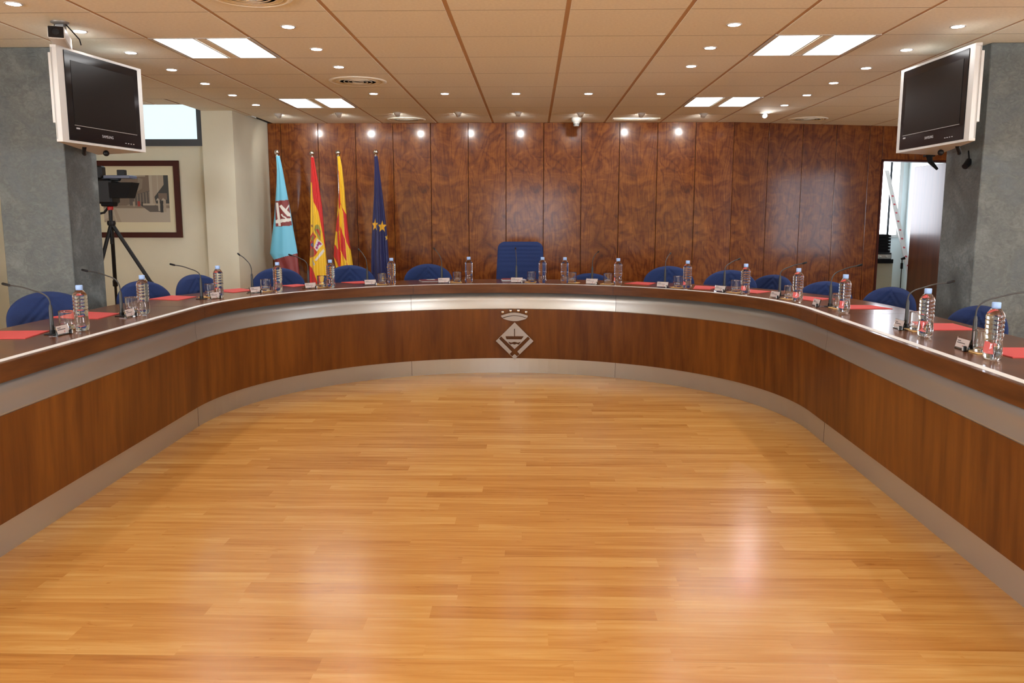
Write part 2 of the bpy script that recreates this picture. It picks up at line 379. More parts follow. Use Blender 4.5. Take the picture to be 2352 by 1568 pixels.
# open door leaf, hinged on the right jamb
hx,hy=wpt(DS1-.012,.06)
d=MB(); d.rbox(-.024,.024,.0,.80,0.006,1.935,.003)
door=struct('door_1',d,desk_wood('door_veneer',(.06,.012,.003),(.14,.035,.008),(14,14,1.2),.3,.22,3.,.3)); door.location=(hx-.03,hy+.04,0); door.rotation_euler=(0,0,R2D(1.5))
mb=MB(); 
for s0,s1,z0,z1 in ((DS0,DS0+.03,0,DH),(DS1-.03,DS1,0,DH),(DS0,DS1,DH-.02,DH)):
    mb.prism([wpt(s0+.001,.0),wpt(s1-.001,.0),wpt(s1-.001,.125),wpt(s0+.001,.125)],z0,z1-.001)
struct('trim_3',mb,M['picframe'])

# ------------------------------------------------------------------ council desk
CX,CY,RR=-.19,5.0,1.885; TOE=.025; LEG_END=.9; ZT=.755
def path(d,n=72,legs=14):
    P=[]
    for i in range(legs): 
        y=LEG_END+(CY-LEG_END)*i/legs; P.append((CX-(RR+d-TOE*(CY-y)),y))
    for i in range(n+1):
        a=PI-PI*i/n; P.append((CX+(RR+d)*math.cos(a),CY+(RR+d)*math.sin(a)))
    for i in range(legs-1,-1,-1):
        y=LEG_END+(CY-LEG_END)*i/legs; P.append((CX+(RR+d-TOE*(CY-y)),y))
    return P
def inward(x,y):
    if y>CY:
        a=math.hypot(x-CX,y-CY); return (-(x-CX)/a,-(y-CY)/a)
    return (1.,0.) if x<CX else (-1.,0.)
def sweep(prof,closed=True,smooth=False,i0=0,i1=None):
    rings=[path(d) for d,z in prof]; n=len(rings[0]); i1=i1 or n
    m=MB(); k=len(prof); vs=[]
    for i in range(i0,i1):
        for r,(d,z) in zip(rings,prof): vs.append((*r[i],z))
    fs=[]; L=i1-i0
    rng=range(k) if closed else range(k-1)
    for i in range(L-1):
        for j in rng:
            q=(j+1)%k; fs.append((i*k+j,i*k+q,(i+1)*k+q,(i+1)*k+j))
    m.add(vs,fs,smooth)
    if closed: m.add(vs[:k],[list(range(k-1,-1,-1))],False); m.add(vs[-k:],[list(range(k))],False)
    return m
NP=14*2+73
desk=thing('council_desk','long U-shaped council desk in dark wood with two silver bands','desk',(CX,CY,0))
def D(m_,name,mt):
    m_.v=[(x-CX,y-CY,z) for x,y,z in m_.v]; return m_.build(name,mt,desk)
segs=[(0,21),(20,42),(41,60),(59,81),(80,NP)]
for a,b_ in [(0,29),(28,74),(73,NP)]:
    pass
JO=[0,14,40,61,87,NP]   # joints between the desk sections
def gaps(a,b_): return a,b_+1
for q in range(5):
    a=JO[q]; b_=min(JO[q+1]+1,NP)
    top=sweep([(-.063,ZT),(.54,ZT),(.54,ZT-.028),(-.063,ZT-.028)],i0=a,i1=b_); D(top,'desktop',M['desk_top'])
    lip=sweep([(-.066,ZT-.0008),(-.067,ZT-.004),(-.067,.684),(-.045,.684),(-.045,ZT-.030),(-.0632,ZT-.0008)],i0=a,i1=b_); D(lip,'edge_lip',M['desk_lip'])
    th=R2D(12); ra=.0755/math.sin(th); arc=[(-.003-ra*(1-math.cos(th*t/9)),.618-ra*math.sin(th*t/9)) for t in range(10)]
    up=sweep([(-.003,.6838)]+arc+[(.045,.5425),(.045,.6838)],i0=a,i1=b_,smooth=False)
    for i in range(len(up.sm)): up.sm[i]=len(up.f[i])==4
    o=D(up,'upper_metal_band',M['band'])
    D(sweep([(-.012,.5425),(.004,.125),(.03,.125),(.03,.5425)],i0=a,i1=b_),'front_panel',M['desk_front'])
    kk=sweep([(.010,.1248),(.010,.0),(.03,.0),(.03,.1248)],i0=a,i1=b_); D(kk,'lower_metal_band',M['band'])
D(sweep([(-.040,ZT+.0012),(-.006,ZT+.0012),(-.006,ZT-.004),(-.040,ZT-.004)]),'inlay_strip',M['strip'])
# thin dark joints visible between sections
for q in JO[1:-1]:
    for prof in (((-.0675,.6845),(-.0675,ZT-.001)),((.0095,.002),(.0095,.1245))):
        (d0,z0),(d1,z1)=prof
        P=path(d0); x,y=P[q]; nx,ny=inward(x,y); tx,ty=-ny,nx; w_=.0012
        jm=MB(); jm.prism([(x-tx*w_+nx*.0003,y-ty*w_+ny*.0003),(x+tx*w_+nx*.0003,y+ty*w_+ny*.0003),(x+tx*w_-nx*.004,y+ty*w_-ny*.004),(x-tx*w_-nx*.004,y-ty*w_-ny*.004)],z0,z1)
        D(jm,'section_joint',M['dark_gap'])
    jm=MB(); vs=[]
    for d_,z_ in [(-.003,.683)]+arc:
        x,y=path(d_-.0005)[q]; nx,ny=inward(x,y); vs+=[(x-ny*.0011,y+nx*.0011,z_),(x+ny*.0011,y-nx*.0011,z_)]
    jm.add(vs,[(2*k,2*k+1,2*k+3,2*k+2) for k in range(len(arc))],False); D(jm,'section_joint',M['dark_gap'])
    P0=path(-.06)[q]; P1=path(.54)[q]; nx,ny=inward(*P0); tx,ty=-ny*.0009,nx*.0009
    jm=MB(); jm.prism([(P0[0]-tx,P0[1]-ty),(P0[0]+tx,P0[1]+ty),(P1[0]+tx,P1[1]+ty),(P1[0]-tx,P1[1]-ty)],ZT-.005,ZT+.0003)
    D(jm,'section_joint',M['dark_gap'])
# rear legs panels under the worktop
for i in (3,14,27,40,50,62,74,87,97):
    x,y=path(.30)[i]; nx,ny=inward(x,y); a=math.atan2(ny,nx)
    q=MB(); q.box(-.02,.20,-.012,.012,0,ZT-.03); q.xf(Matrix.Translation((x,y,0))@Matrix.Rotation(a,4,'Z')); D(q,'support_panel',M['desk_front'])

# ------------------------------------------------------------------ emblem
def curve_plate(name,polys,depth,mt,parent,org,s):
    cu=bpy.data.curves.new(name,'CURVE'); cu.dimensions='2D'; cu.fill_mode='BOTH'; cu.extrude=depth/2; cu.bevel_depth=depth*.12; cu.bevel_resolution=1
    for P in polys:
        sp=cu.splines.new('POLY'); sp.points.add(len(P)-1); sp.use_cyclic_u=True
        for k,(u,v) in enumerate(P): sp.points[k].co=((u-org[0])*s,-(v-org[1])*s,0,1)
    ob=bpy.data.objects.new(name+'_tmp',cu); COL.objects.link(ob)
    dg=bpy.context.evaluated_depsgraph_get(); me=bpy.data.meshes.new_from_object(ob.evaluated_get(dg))
    bpy.data.objects.remove(ob); me.materials.clear(); me.materials.append(mt); me.name=name
    o=bpy.data.objects.new(name,me); COL.objects.link(o); o.parent=parent; o.rotation_euler=(PI/2,0,0); return o
SU=.11478/1898*7.0*1.008
em=thing('emblem_plaque','polished steel crown and diamond emblem with cut-out boat on desk front','emblem',(-0.1426,6.862,0.3161))
yo=0
org=(1067,800)
X1=[(800,803),(1067,1055),(1328,803),(1370,850),(1122,1104),(1167,1155),(1120,1202),(1067,1155),(1018,1202),(968,1155),(1012,1106),(762,850)]
boat=[(888,800),(1058,800),(1058,652),(1074,652),(1074,800),(1246,800),(1205,862),(905,862)]
import math as _m
wav_t=[(940+250*t/16, 918+8*_m.cos(t/16*4*PI+PI)) for t in range(17)]
wav_b=[(1150-170*t/12, 960+7*_m.cos(t/12*4*PI)) for t in range(13)]
dia=[(1067,525),(1437,895),(1067,1258),(697,895)]
e1=curve_plate('diamond_shield',[dia,X1,boat,wav_t+wav_b],.006,M['emblem'],em,org,SU)
arcb=[(800+525*t/20, 395-62*_m.sin(PI*t/20)) for t in range(21)]+[(1310-490*t/20, 437-50*_m.sin(PI*t/20)) for t in range(21)]
e2=curve_plate('crown_band',[arcb],.006,M['emblem'],em,org,SU)
lens=[(830+475*t/20, 450-52*_m.sin(PI*t/20)) for t in range(21)]+[(1305-475*t/20, 450+52*_m.sin(PI*t/20)) for t in range(1,20)]
e3=curve_plate('crown_rim',[lens],.006,M['emblem'],em,org,SU)
for u,v in ((833,328),(988,300),(1140,298),(1293,326)):
    b_=MB(); b_.lathe([(.0072*4*SU/SU/4*1.0*math.cos(PI/2*k/6)+1e-5 if k<6 else 1e-5,.007*math.sin(PI/2*k/6)) for k in range(7)],20,((u-org[0])*SU,0,-(v-org[1])*SU),axis='y')
    b_.v=[(((x-(u-org[0])*SU)*1.9+(u-org[0])*SU),y,((z+(v-org[1])*SU)*1.9-(v-org[1])*SU)) for x,y,z in b_.v]
    b_.build('crown_ball',M['chrome'],em)

# ------------------------------------------------------------------ things on the desk
SEATS=[{'mic': (-2.219, 3.741), 'tip': (-0.254, 0.058, 0.231), 'plate': (-2.158, 3.728), 'glass': (-2.248, 3.92), 'bottle': (-2.157, 3.883)},
 {'mic': (-2.259, 4.476), 'tip': (-0.248, 0.079, 0.251), 'plate': (-2.186, 4.43), 'glass': (-2.281, 4.642), 'bottle': (-2.195, 4.603)},
 {'mic': (-2.21, 5.465), 'tip': (-0.242, 0.094, 0.23), 'plate': (-2.120, 5.479), 'glass': (-2.195, 5.607), 'bottle': (-2.133, 5.571)},
 {'mic': (-2.045, 5.994), 'tip': (-0.167, 0.199, 0.276), 'plate': (-1.999, 5.932), 'glass': (-1.969, 6.068), 'bottle': (-1.873, 6.052)},
 {'mic': (-1.745, 6.418), 'tip': (-0.198, 0.169, 0.253), 'plate': (-1.704, 6.329), 'glass': (-1.653, 6.472), 'bottle': (-1.575, 6.436)},
 {'mic': (-1.35, 6.756), 'tip': (-0.116, 0.232, 0.285), 'plate': (-1.309, 6.676), 'glass': (-1.231, 6.772), 'bottle': (-1.148, 6.75)},
 {'mic': (-0.766, 7.024), 'tip': (-0.096, 0.241, 0.283), 'plate': (-0.734, 6.898), 'glass': (-0.634, 7.006), 'bottle': (-0.531, 6.966)},
 {'mic': (-0.133, 7.104), 'tip': (-0.013, 0.26, 0.281), 'plate': (-0.126, 6.954), 'glass': (-0.002, 7.016), 'bottle': (0.089, 6.935)},
 {'mic': (0.509, 6.986), 'tip': (0.071, 0.25, 0.255), 'plate': (0.493, 6.821), 'glass': (0.339, 6.965), 'bottle': (0.275, 6.91), 'glass2': (0.628, 6.841), 'bottle2': (0.7, 6.741)},
 {'mic': (1.072, 6.685), 'tip': (0.082, 0.247, 0.254), 'plate': (1.022, 6.496), 'glass': (1.144, 6.496), 'bottle': (1.192, 6.369)},
 {'mic': (1.461, 6.307), 'tip': (0.162, 0.203, 0.227), 'plate': (1.386, 6.122), 'glass': (1.489, 6.059), 'bottle': (1.518, 5.91)},
 {'mic': (1.74, 5.839), 'tip': (0.223, 0.133, 0.225), 'plate': (1.648, 5.636), 'glass': (1.725, 5.56), 'bottle': (1.719, 5.375)},
 {'mic': (1.821, 5.071), 'tip': (0.229, 0.123, 0.251), 'plate': (1.742, 5.095), 'glass': (1.834, 4.97), 'bottle': (1.789, 4.757)},
 {'mic': (1.839, 4.073), 'tip': (0.252, 0.065, 0.227), 'plate': (1.778, 4.023), 'glass': (1.844, 3.967), 'bottle': (1.795, 3.781)},
 {'mic': (1.805, 3.383), 'tip': (0.26, 0.003, 0.246), 'plate': (1.755, 3.38), 'glass': (1.797, 3.299), 'bottle': (1.754, 3.149)}]
WH=['nearest the left edge','second from the left edge','third from the left edge','left of the light blue flag',
 'just right of the light blue flag','by the dark blue starred flag','right of all flags, by the magazine',
 'before the tall central chair','one place right of the tall chair','two places right of the tall chair',
 'three places right of the tall chair','fourth from the right edge','third from the right edge',
 'second from the right edge','nearest the right edge']
# bottle
def bottle_prof():
    P=[(1e-5,.004),(.018,.003),(.024,.0),(.029,.003),(.0325,.012),(.0335,.030),(.0325,.048),(.0305,.062),(.0300,.074),(.0312,.086)]
    z=.090
    for k in range(4):
        P+=[(.0325,z),(.0330,z+.006),(.0325,z+.010),(.0306,z+.0125),(.0306,z+.0145)]; z+=.0165
    P+=[(.0325,z),(.0330,z+.006),(.0315,z+.014),(.0270,z+.024),(.0205,z+.033),(.0150,z+.039),(.0125,z+.042),(.0122,z+.046),(1e-5,z+.046)]
    return P,z+.045
BP,BZ=bottle_prof()
def fn_b(r,z,i,k):
    if z<.012 and r>.02: return r*(1-.06*(.5+.5*math.cos(i*2*PI/32*5)))
    if z<.085 and r>.02: return r*(1+.012*math.cos(i*2*PI/32*6+z*60))
    return r
bottle0=thing('water_bottle','x','bottle')
mb=MB(); mb.lathe(BP,32,fn=fn_b); mb.build('bottle_body',M['water'],bottle0)
mb=MB(); mb.lathe([(.0152,BZ-.004),(.0155,BZ-.002),(.0155,BZ+.014),(.0145,BZ+.0165),(1e-5,BZ+.0168)],32,fn=lambda r,z,i,k:r*(1+(.02 if i%2 else 0))); mb.build('bottle_cap',M['cap'],bottle0)
mb=MB(); mb.lathe([(.0148,BZ-.0075),(.0152,BZ-.0072),(.0152,BZ-.0052),(.0148,BZ-.005)],24); mb.build('neck_ring',M['cap'],bottle0)
# glass
glass0=thing('tumbler','x','glass')
def fn_g(r,z,i,k):
    if 0<k<12 and r>.03: return r+(.0016 if (i+k)%2 else -.0006)
    return r
gp=[(1e-5,0),(.030,0)]+[(.0318+.0004*k,.002+.0029*k) for k in range(1,11)]+[(.0359,.034),(.0360,.040),(.0371,.080),(.0372,.085),(.0370,.0865),(.0363,.0872),(.0356,.0865),(.0354,.085),(.0353,.080),(.0343,.040),(.0342,.034),(.0335,.020),(.0325,.0145),(.031,.013),(.027,.012),(1e-5,.0115)]
mb=MB(); mb.lathe(gp,36,fn=fn_g); mb.build('tumbler_body',M['glass'],glass0)
coaster0=MB(); coaster0.rbox(-.048,.048,-.048,.048,0,.004,.0015); coaster0=coaster0.build('coaster',M['coaster']); tag(coaster0,'x','coaster')
# nameplate
plate0=thing('nameplate','x','nameplate')
T=Matrix.Rotation(R2D(-14),4,'X')
mb=MB(); mb.box(-.052,.052,-.002,.002,.001,.049); mb.xf(T); mb.box(-.052,.052,-.002,.040,.0,.003); mb.build('acrylic_stand',M['acryl'],plate0)
mb=MB(); mb.box(-.048,.048,-.0034,-.0024,.008,.045); mb.xf(T); mb.build('name_card',M['cardw'],plate0)
mb=MB(); rr=random.Random(3)
for z,x0,x1 in ((.035,-.042,-.016),(.027,-.042,.018)):
    x=x0
    while x<x1:
        w_=rr.uniform(.002,.0035); mb.box(x,x+w_,-.0040,-.0035,z-.0016,z+.0018); x+=w_+.0009
mb.mat=1; mb.box(.006,.010,-.0040,-.0035,.012,.019); mb.xf(T); mb.build('name_lettering',[M['ink'],M['inkred']],plate0)
mb=MB(); mb.rbox(.036,.050,-.016,-.002,.0,.022,.003); mb.mat=1; mb.box(.0385,.0475,-.0168,-.0160,.003,.019); mb.build('clip',[M['black'],M['white']],plate0)
def ang_in(x,y):
    nx,ny=inward(x,y); return math.atan2(ny,nx)
usedp=set()
def place(proto_,key,loc,rz,label,group):
    if key not in usedp:
        usedp.add(key); proto_.location=loc; proto_.rotation_euler=(0,0,rz); proto_['label']=label; proto_['group']=group; return proto_
    return dup(proto_,loc,rz,label,group)
def mic(B,tip,label):
    t=thing('gooseneck_microphone',label,'microphone',(B[0],B[1],ZT),0,'gooseneck microphones along the desk')
    hx,hy,hz=tip; r=math.hypot(hx,hy); ux,uy=hx/r,hy/r
    m_=MB(); m_.rbox(-.024,.024,-.030,.030,0,.005,.002); m_.xf(Matrix.Rotation(math.atan2(uy,ux),4,'Z')); m_.build('base_plate',M['black'],t)
    m_=MB(); m_.tube([(0,0,.004),(0,0,.022)],.0125,16); m_.build('socket_collar',M['black'],t)
    m_=MB(); m_.tube([(0,0,.020),(0,0,.040),(0,0,.125),(0,0,.138)],[.0095,.0095,.0080,.0055],14); m_.build('stem',M['mic'],t)
    zb=.148; zk=min(hz-.045,.205); pts=[(0,0,.136),(0,0,zb)]
    A=Vector((0,0,zb)); Cc=Vector((0,0,zk)); Tt=Vector((hx,hy,hz)); 
    E_=Cc+(Tt-Cc)*.30
    for k in range(1,11):
        s=k/10; pts.append(tuple(A.lerp(Cc,s).lerp(Cc.lerp(E_,s),s)))
    e2=Cc+(Tt-Cc)*.84; sag=Vector((0,0,.006))
    for k in range(1,7):
        s=k/6; pts.append(tuple(E_.lerp(e2,s)+sag*math.sin(PI*s)*.8))
    m_=MB(); m_.tube(pts,.0034,10); m_.build('gooseneck',M['mic'],t)
    dv=(Tt-e2).normalized()
    m_=MB(); m_.tube([e2-dv*.006,e2,e2+dv*.012,Tt-dv*.004,Tt],[.0036,.0058,.0066,.0066,.0045],12); m_.build('mic_capsule',M['black'],t)
    return t
for k,s in enumerate(SEATS):
    wh=WH[k]
    mic(s['mic'],s['tip'],'black gooseneck microphone '+wh)
    bs=[('bottle',s['bottle'],'')]; gs=[(s['glass'],'')]
    if 'glass2' in s:
        bs=[('bottle',s['bottle'],', left of nameplate'),('bottle2',s['bottle2'],', right of nameplate')]; gs=[(s['glass'],', left of nameplate'),(s['glass2'],', right of nameplate')]
    for q,(_,b_,ex) in enumerate(bs):
        place(bottle0,'b',(b_[0],b_[1],ZT+(.0045 if False else .0005)),random.uniform(0,6),'clear water bottle, blue cap, '+wh+ex,'water bottles on the desk')
    for gq,ex in gs:
        x,y=gq; bx,by=min((math.hypot(b_[0]-x,b_[1]-y),b_) for _,b_,_2 in bs)[1]
        d=math.hypot(bx-x,by-y)
        if d<.086:   # keep glass and bottle apart
            x=bx+(x-bx)*.086/d; y=by+(y-by)*.086/d
        nx,ny=inward(x,y); cx_,cy_=x-nx*.006+(x-bx)/max(d,.05)*.012,y-ny*.006+(y-by)/max(d,.05)*.012
        a=ang_in(x,y)
        place(coaster0,'c',(cx_,cy_,ZT+.0003),a,'pale wooden coaster under the glass '+wh+ex,'coasters under the glasses')
        place(glass0,'g',(x,y,ZT+.0046),random.uniform(0,6),'clear glass tumbler '+wh+ex,'glass tumblers on the desk')
    px_,py_=s['plate']; a=ang_in(px_,py_)+PI/2
    place(plate0,'p',(px_,py_,ZT+.0003),a,'small acrylic nameplate on the desk '+wh,'nameplates along the desk')
# red folders
FOLD=[([(-2.56,3.84),(-2.30,3.86),(-2.26,3.60),(-2.54,3.57)],0),([(-2.62,4.40),(-2.58,4.68),(-2.33,4.60),(-2.32,4.34)],1),([(-2.56,5.44),(-2.52,5.71),(-2.31,5.63),(-2.33,5.37)],2),
 ([(-2.40,6.12),(-2.25,6.33),(-2.09,6.16),(-2.17,5.95)],3),([(-2.02,6.62),(-1.93,6.76),(-1.82,6.68),(-1.88,6.48)],4),([(-1.62,6.98),(-1.46,7.12),(-1.37,6.88),(-1.48,6.84)],5),
 ([(.77,6.90),(.90,7.09),(1.04,6.97),(.95,6.74)],9),([(1.24,6.38),(1.32,6.70),(1.48,6.57),(1.36,6.33)],10),([(1.50,6.15),(1.65,6.33),(1.77,6.15),(1.62,5.98)],11),
 ([(1.74,5.64),(1.88,5.79),(2.02,5.58),(1.83,5.43)],12),([(1.88,4.94),(1.93,5.17),(2.10,5.15),(2.15,4.95)],13),([(1.935,4.25),(2.15,4.24),(2.14,4.00),(1.925,3.99)],14),([(1.84,3.43),(2.08,3.43),(2.10,3.19),(1.85,3.18)],15)]
LF=['nearest the left edge, below the first microphone','behind the first bottle from the left','behind the second bottle from the left','right of the third bottle from the left','below the light blue flag',
 'below the yellow striped flag','left of the nameplate two places right of the tall chair','behind the nameplate three places right of the tall chair','behind the bottle three places right of the tall chair',
 'behind the bottle four places right of the tall chair','behind the bottle beside the doorway','behind the bottle in front of the right pillar','nearest the right edge of the photo']
for (P,_),lf in zip(FOLD,LF):
    m_=MB(); c=(sum(p[0] for p in P)/4,sum(p[1] for p in P)/4)
    m_.prism([(x-c[0],y-c[1]) for x,y in P],0,.0016); m_.prism([((x-c[0])*.985,(y-c[1])*.985) for x,y in P],.0018,.0032)
    o=m_.build('red_folder',M['red']); o.location=(c[0],c[1],ZT+.0004); tag(o,'flat red card folder '+lf,'folder','red folders on the desk')
# magazines
m_=MB(); m_.rbox(-.11,.11,-.075,.075,0,.006,.001); m_.mat=1; m_.box(-.108,.108,-.074,.074,.006,.012); m_.mat=2; m_.box(-.05,.02,-.02,.06,.0121,.0126)
mag=m_.build('magazine',[simple('magazine_pages',(.5,.5,.55),.5),simple('magazine_cover',(.16,.02,.02),.3),M['white']]); mag.location=(-.86,7.16,ZT+.0004); mag.rotation_euler=(0,0,.3)
tag(mag,'dark red magazine with white label left of the central nameplate, before a blue chair','magazine')
m_=MB(); m_.rbox(-.105,.105,-.05,.05,0,.010,.001); m_.mat=1; m_.box(-.10,.06,-.045,.045,.010,.018)
mag=m_.build('document_pile',[simple('document_pages',(.55,.56,.6),.5),simple('document_red_cover',(.22,.03,.03),.4)]); mag.location=(-.16,7.235,ZT+.0004); mag.rotation_euler=(0,0,.15)
tag(mag,'small pile of papers with red cover in front of the tall central chair','papers')

# ------------------------------------------------------------------ chairs
def back_mesh(z0,z1,wf,th,seam,n=44,rows=60,curve=.05,lean=.10):
    m_=MB(); vs=[]
    for side in (0,1):
        for j in range(rows+1):
            v=j/rows; v=1-(1-v)**1.6; z=z0+(z1-z0)*v; w_=max(wf(z),.002)
            ev=min(1,(z-z0)/.03+.25,1)
            for i in range(n+1):
                u=-1+2*i/n; u=math.sin(u*PI/2); x=u*w_
                edge=(1-abs(u)**5)**.5 if abs(u)<1 else 0
                tz=min(1,math.sqrt(max(0,(z1-z)/.03))) if z>z1-.03 else 1
                t_=th*edge*tz*ev
                y=curve*(x/.25)**2*-1+lean*(z-z0)
                if side==0: y=y-t_+seam(x,z)*edge
                else: y=y+t_*.6
                vs.append((x,y,z))
    W=n+1; H_=rows+1; fs=[]
    for j in range(rows):
        for i in range(n):
            a=j*W+i; fs.append((a,a+1,a+W+1,a+W)); b_=H_*W+a; fs.append((b_+W,b_+W+1,b_+1,b_))
    for j in range(rows):
        a=j*W; b_=H_*W+a; fs.append((a+W,b_+W,b_,a)); a+=n; b_+=n; fs.append((a,b_,b_+W,a+W))
    for i in range(n):
        fs.append((i,H_*W+i,H_*W+i+1,i+1)); a=rows*W+i; b_=H_*W+a; fs.append((a,a+1,b_+1,b_))
    m_.add(vs,fs,True); return m_
def office_chair(name,label,ztop,wf,seam,cat='chair',group=None,z0=.44):
    t=thing(name,label,cat,group=group)
    b_=back_mesh(z0,ztop,wf,.035,seam); b_.v=[(x,y+.22,z) for x,y,z in b_.v]; b_.build('backrest',M['blue'],t)
    m_=MB(); P=[]
    for k in range(9):
        f=k/8; P.append(f)
    prof=[(.05,.40),(.19,.405),(.222,.42),(.232,.45),(.222,.475),(.17,.487),(1e-5,.49)]
    m_.lathe([(1e-5,.40)]+prof,32); m_.xf(Matrix.Scale(.95,4,(0,1,0))); m_.build('seat',M['blue'],t)
    m_=MB(); m_.lathe([(.028,.08),(.028,.25),(.018,.25),(.018,.40)],18); m_.build('gas_column',M['black'],t)
    m_=MB(); m_.tube([(0,.12,.41),(0,.24,.42),(0,.262,.50),(0,.266,.60)],[.02,.02,.018,.016],10); m_.build('back_bracket',M['black'],t)
    for k in range(5):
        a=2*PI*k/5; m_=MB(); m_.tube([(0,0,.10),(.24*math.cos(a),.24*math.sin(a),.066)],[.026,.015],8)
        lg=m_.build('leg',M['black'],t)
        c=MB(); c.lathe([(.024,-.018),(.026,-.01),(.026,.01),(.024,.018)],16,(0,0,0),axis='x'); c.xf(Matrix.Translation((.24*math.cos(a),.24*math.sin(a),.027))@Matrix.Rotation(a+PI/2,4,'Z')); c.build('caster',M['blackm'],lg)
    return t
def seamfan(ztop):
    def f(x,z):
        r=0
        for zk in (ztop-.025,ztop-.075,ztop-.13,ztop-.20,ztop-.28):
            dd=(z-(zk-abs(x)*1.05))
            r+=.009*math.exp(-(dd/.008)**2)
        return r
    return f
ZC=.86
def wround(z,zt=ZC):
    zc=zt-.165
    if z>zc: return .222*(max(0,1-((z-zc)/.165)**2.3))**.5
    return .222-.03*((zc-z)/.3)**2
chair0=office_chair('office_chair','x',ZC,wround,seamfan(ZC),group='blue chairs around the desk')
CH=[(-2.87,4.813,.857,'before the grey left pillar',8),(-2.761,5.771,.854,'between the left pillar and the tripod',36),(-2.566,6.253,.869,'below the right end of the framed picture',42),
 (-2.123,6.862,.885,'below the light blue flag',10),(-1.609,7.279,.885,'below the yellow and red striped flag',0),(-.952,7.577,.881,'between the dark blue flag and the tall chair',0),
 (.539,7.70,.790,'set low, first one right of the tall chair',0),(1.203,7.295,.88,'second one right of the tall chair',0),(1.658,6.95,.867,'third one right of the tall chair',5),
 (2.118,7.29,.806,'fourth one right of the tall chair',36),(2.203,6.219,.827,'in front of the last wall panel left of the doorway',28),(2.424,5.609,.834,'in front of the doorway',40),(2.485,4.606,.811,'in front of the right pillar',46)]
first=True
for x,y,zt,lb,dl in CH:
    a1=ang_in(x,y); a2=math.atan2(-y,-x)   # a1 faces the desk, a2 faces down the room
    a1=a1 if a1<1 else a1-2*PI
    a=a2+math.copysign(R2D(dl),a1-a2)
    bx,by=x+math.cos(a)*.24,y+math.sin(a)*.24
    label='blue upholstered office chair '+lb
    if first: o=chair0; o.location=(bx,by,0); o.rotation_euler=(0,0,a+PI/2); o['label']=label; first=False
    else: o=dup(chair0,(bx,by,0),a+PI/2,label)
    if abs(zt-ZC)>.004: o.scale=(1,1,zt/ZC)
def wpres(z):
    w_=.236-.028*(z-.5)/.58; zc=1.02
    if z>zc: w_-=.075*(1-math.sqrt(max(0,1-((z-zc)/.062)**2)))
    return w_
pres=office_chair('executive_chair','tall blue high-backed chair at the centre behind the desk',1.08,wpres,lambda x,z: sum(.004*math.exp(-((z-zk)/.006)**2) for zk in (1.03,.995,.96,.925,.89,.84,.78)))
pres.location=(-.108,7.50,0)

# ------------------------------------------------------------------ flags
def inpoly(x,y,P):
    c=False; j=len(P)-1
    for i in range(len(P)):
        xi,yi=P[i]; xj,yj=P[j]
        if (yi>y)!=(yj>y) and x<(xj-xi)*(y-yi)/(yj-yi)+xi: c=not c
        j=i
    return c
def star(cx,cy,r,sx=1,rot=-PI/2):
    return [(cx+sx*(r if k%2==0 else r*.40)*math.cos(rot+k*PI/5),cy+(r if k%2==0 else r*.40)*math.sin(rot+k*PI/5)) for k in range(10)]
def cloth_mat():
    m,nt,b=mat('flag_satin'); at=nt.nodes.new('ShaderNodeAttribute'); at.attribute_name='dye'
    nt.links.new(at.outputs['Color'],b.inputs['Base Color']); b.inputs['Roughness'].default_value=.42; b.inputs['Sheen Weight'].default_value=.2; return m
M['flag']=cloth_mat()
FS=.2232*9.0/1898*.995   # metres per drawing unit
def lerp_tab(tab,v):
    if v<=tab[0][0]: return tab[0][1:]
    for a,b_ in zip(tab,tab[1:]):
        if v<=b_[0]:
            t=(v-a[0])/(b_[0]-a[0]); return tuple(a[i]+(b_[i]-a[i])*t for i in (1,2))
    return tab[-1][1:]
def flag(label,u0,v0,ballx,topz,sil,colfn,vend,nu=110,nv=330,amp=.035,folds=3.5,ph=0.,y=8.72,px0=0):
    t=thing('flag_on_pole',label,'flag',(px0,y,0),0,'flags beside the panelled wall')
    m_=MB(); m_.tube([(0,0,.03),(0,0,topz-.02)],.0125,12); m_.build('pole',M['chrome'],t)
    m_=MB(); m_.lathe([(.011,topz-.05),(.016,topz-.045),(.016,topz-.035),(.008,topz-.03),(.008,topz-.022)],16); m_.ball((0,0,topz),.027,20,14); m_.build('finial_ball',M['chrome'],t)
    m_=MB(); m_.lathe([(.12,0),(.12,.015),(.11,.025),(.03,.04),(.018,.06)],28); m_.build('pole_base',M['chrome'],t)
    vs=[]; cols=[]; fs=[]
    for side in (0,1):
        for j in range(nv+1):
            v=v0+(vend-v0)*j/nv; L_,R_=lerp_tab(sil,v)
            fr=j/nv
            for i in range(nu+1):
                s=i/nu; u=L_+(R_-L_)*s
                A=amp*(.25+.75*min(1,fr*1.3))
                w_=(R_-L_)*FS
                yy=-A*(.55*math.sin(2*PI*folds*s+ph+.8*fr)+.45*math.sin(2*PI*folds*.5*s*(1+.2*fr)+ph*2+1.1))
                e=math.sin(PI*s)**.5
                yy=yy*e-.02*e-w_*.10*math.sin(PI*s)
                if side==1: yy=.02*e+.3*yy
                if j==0 : yy*=.4
                vs.append(((u-ballx)*FS,yy,topz-(v-85)*FS)); cols.append(colfn(u,v))
    W=nu+1; H_=nv+1
    for j in range(nv):
        for i in range(nu):
            a=j*W+i; fs.append((a+W,a+W+1,a+1,a)); b_=H_*W+a; fs.append((b_,b_+1,b_+W+1,b_+W))
    m_=MB(); m_.add(vs,fs,True); o=m_.build('flag_cloth',M['flag'],t)
    at=o.data.color_attributes.new('dye','FLOAT_COLOR','POINT')
    flat=[]; 
    for c in cols: flat+=[c[0],c[1],c[2],1.]
    at.data.foreach_set('color',flat)
    return t
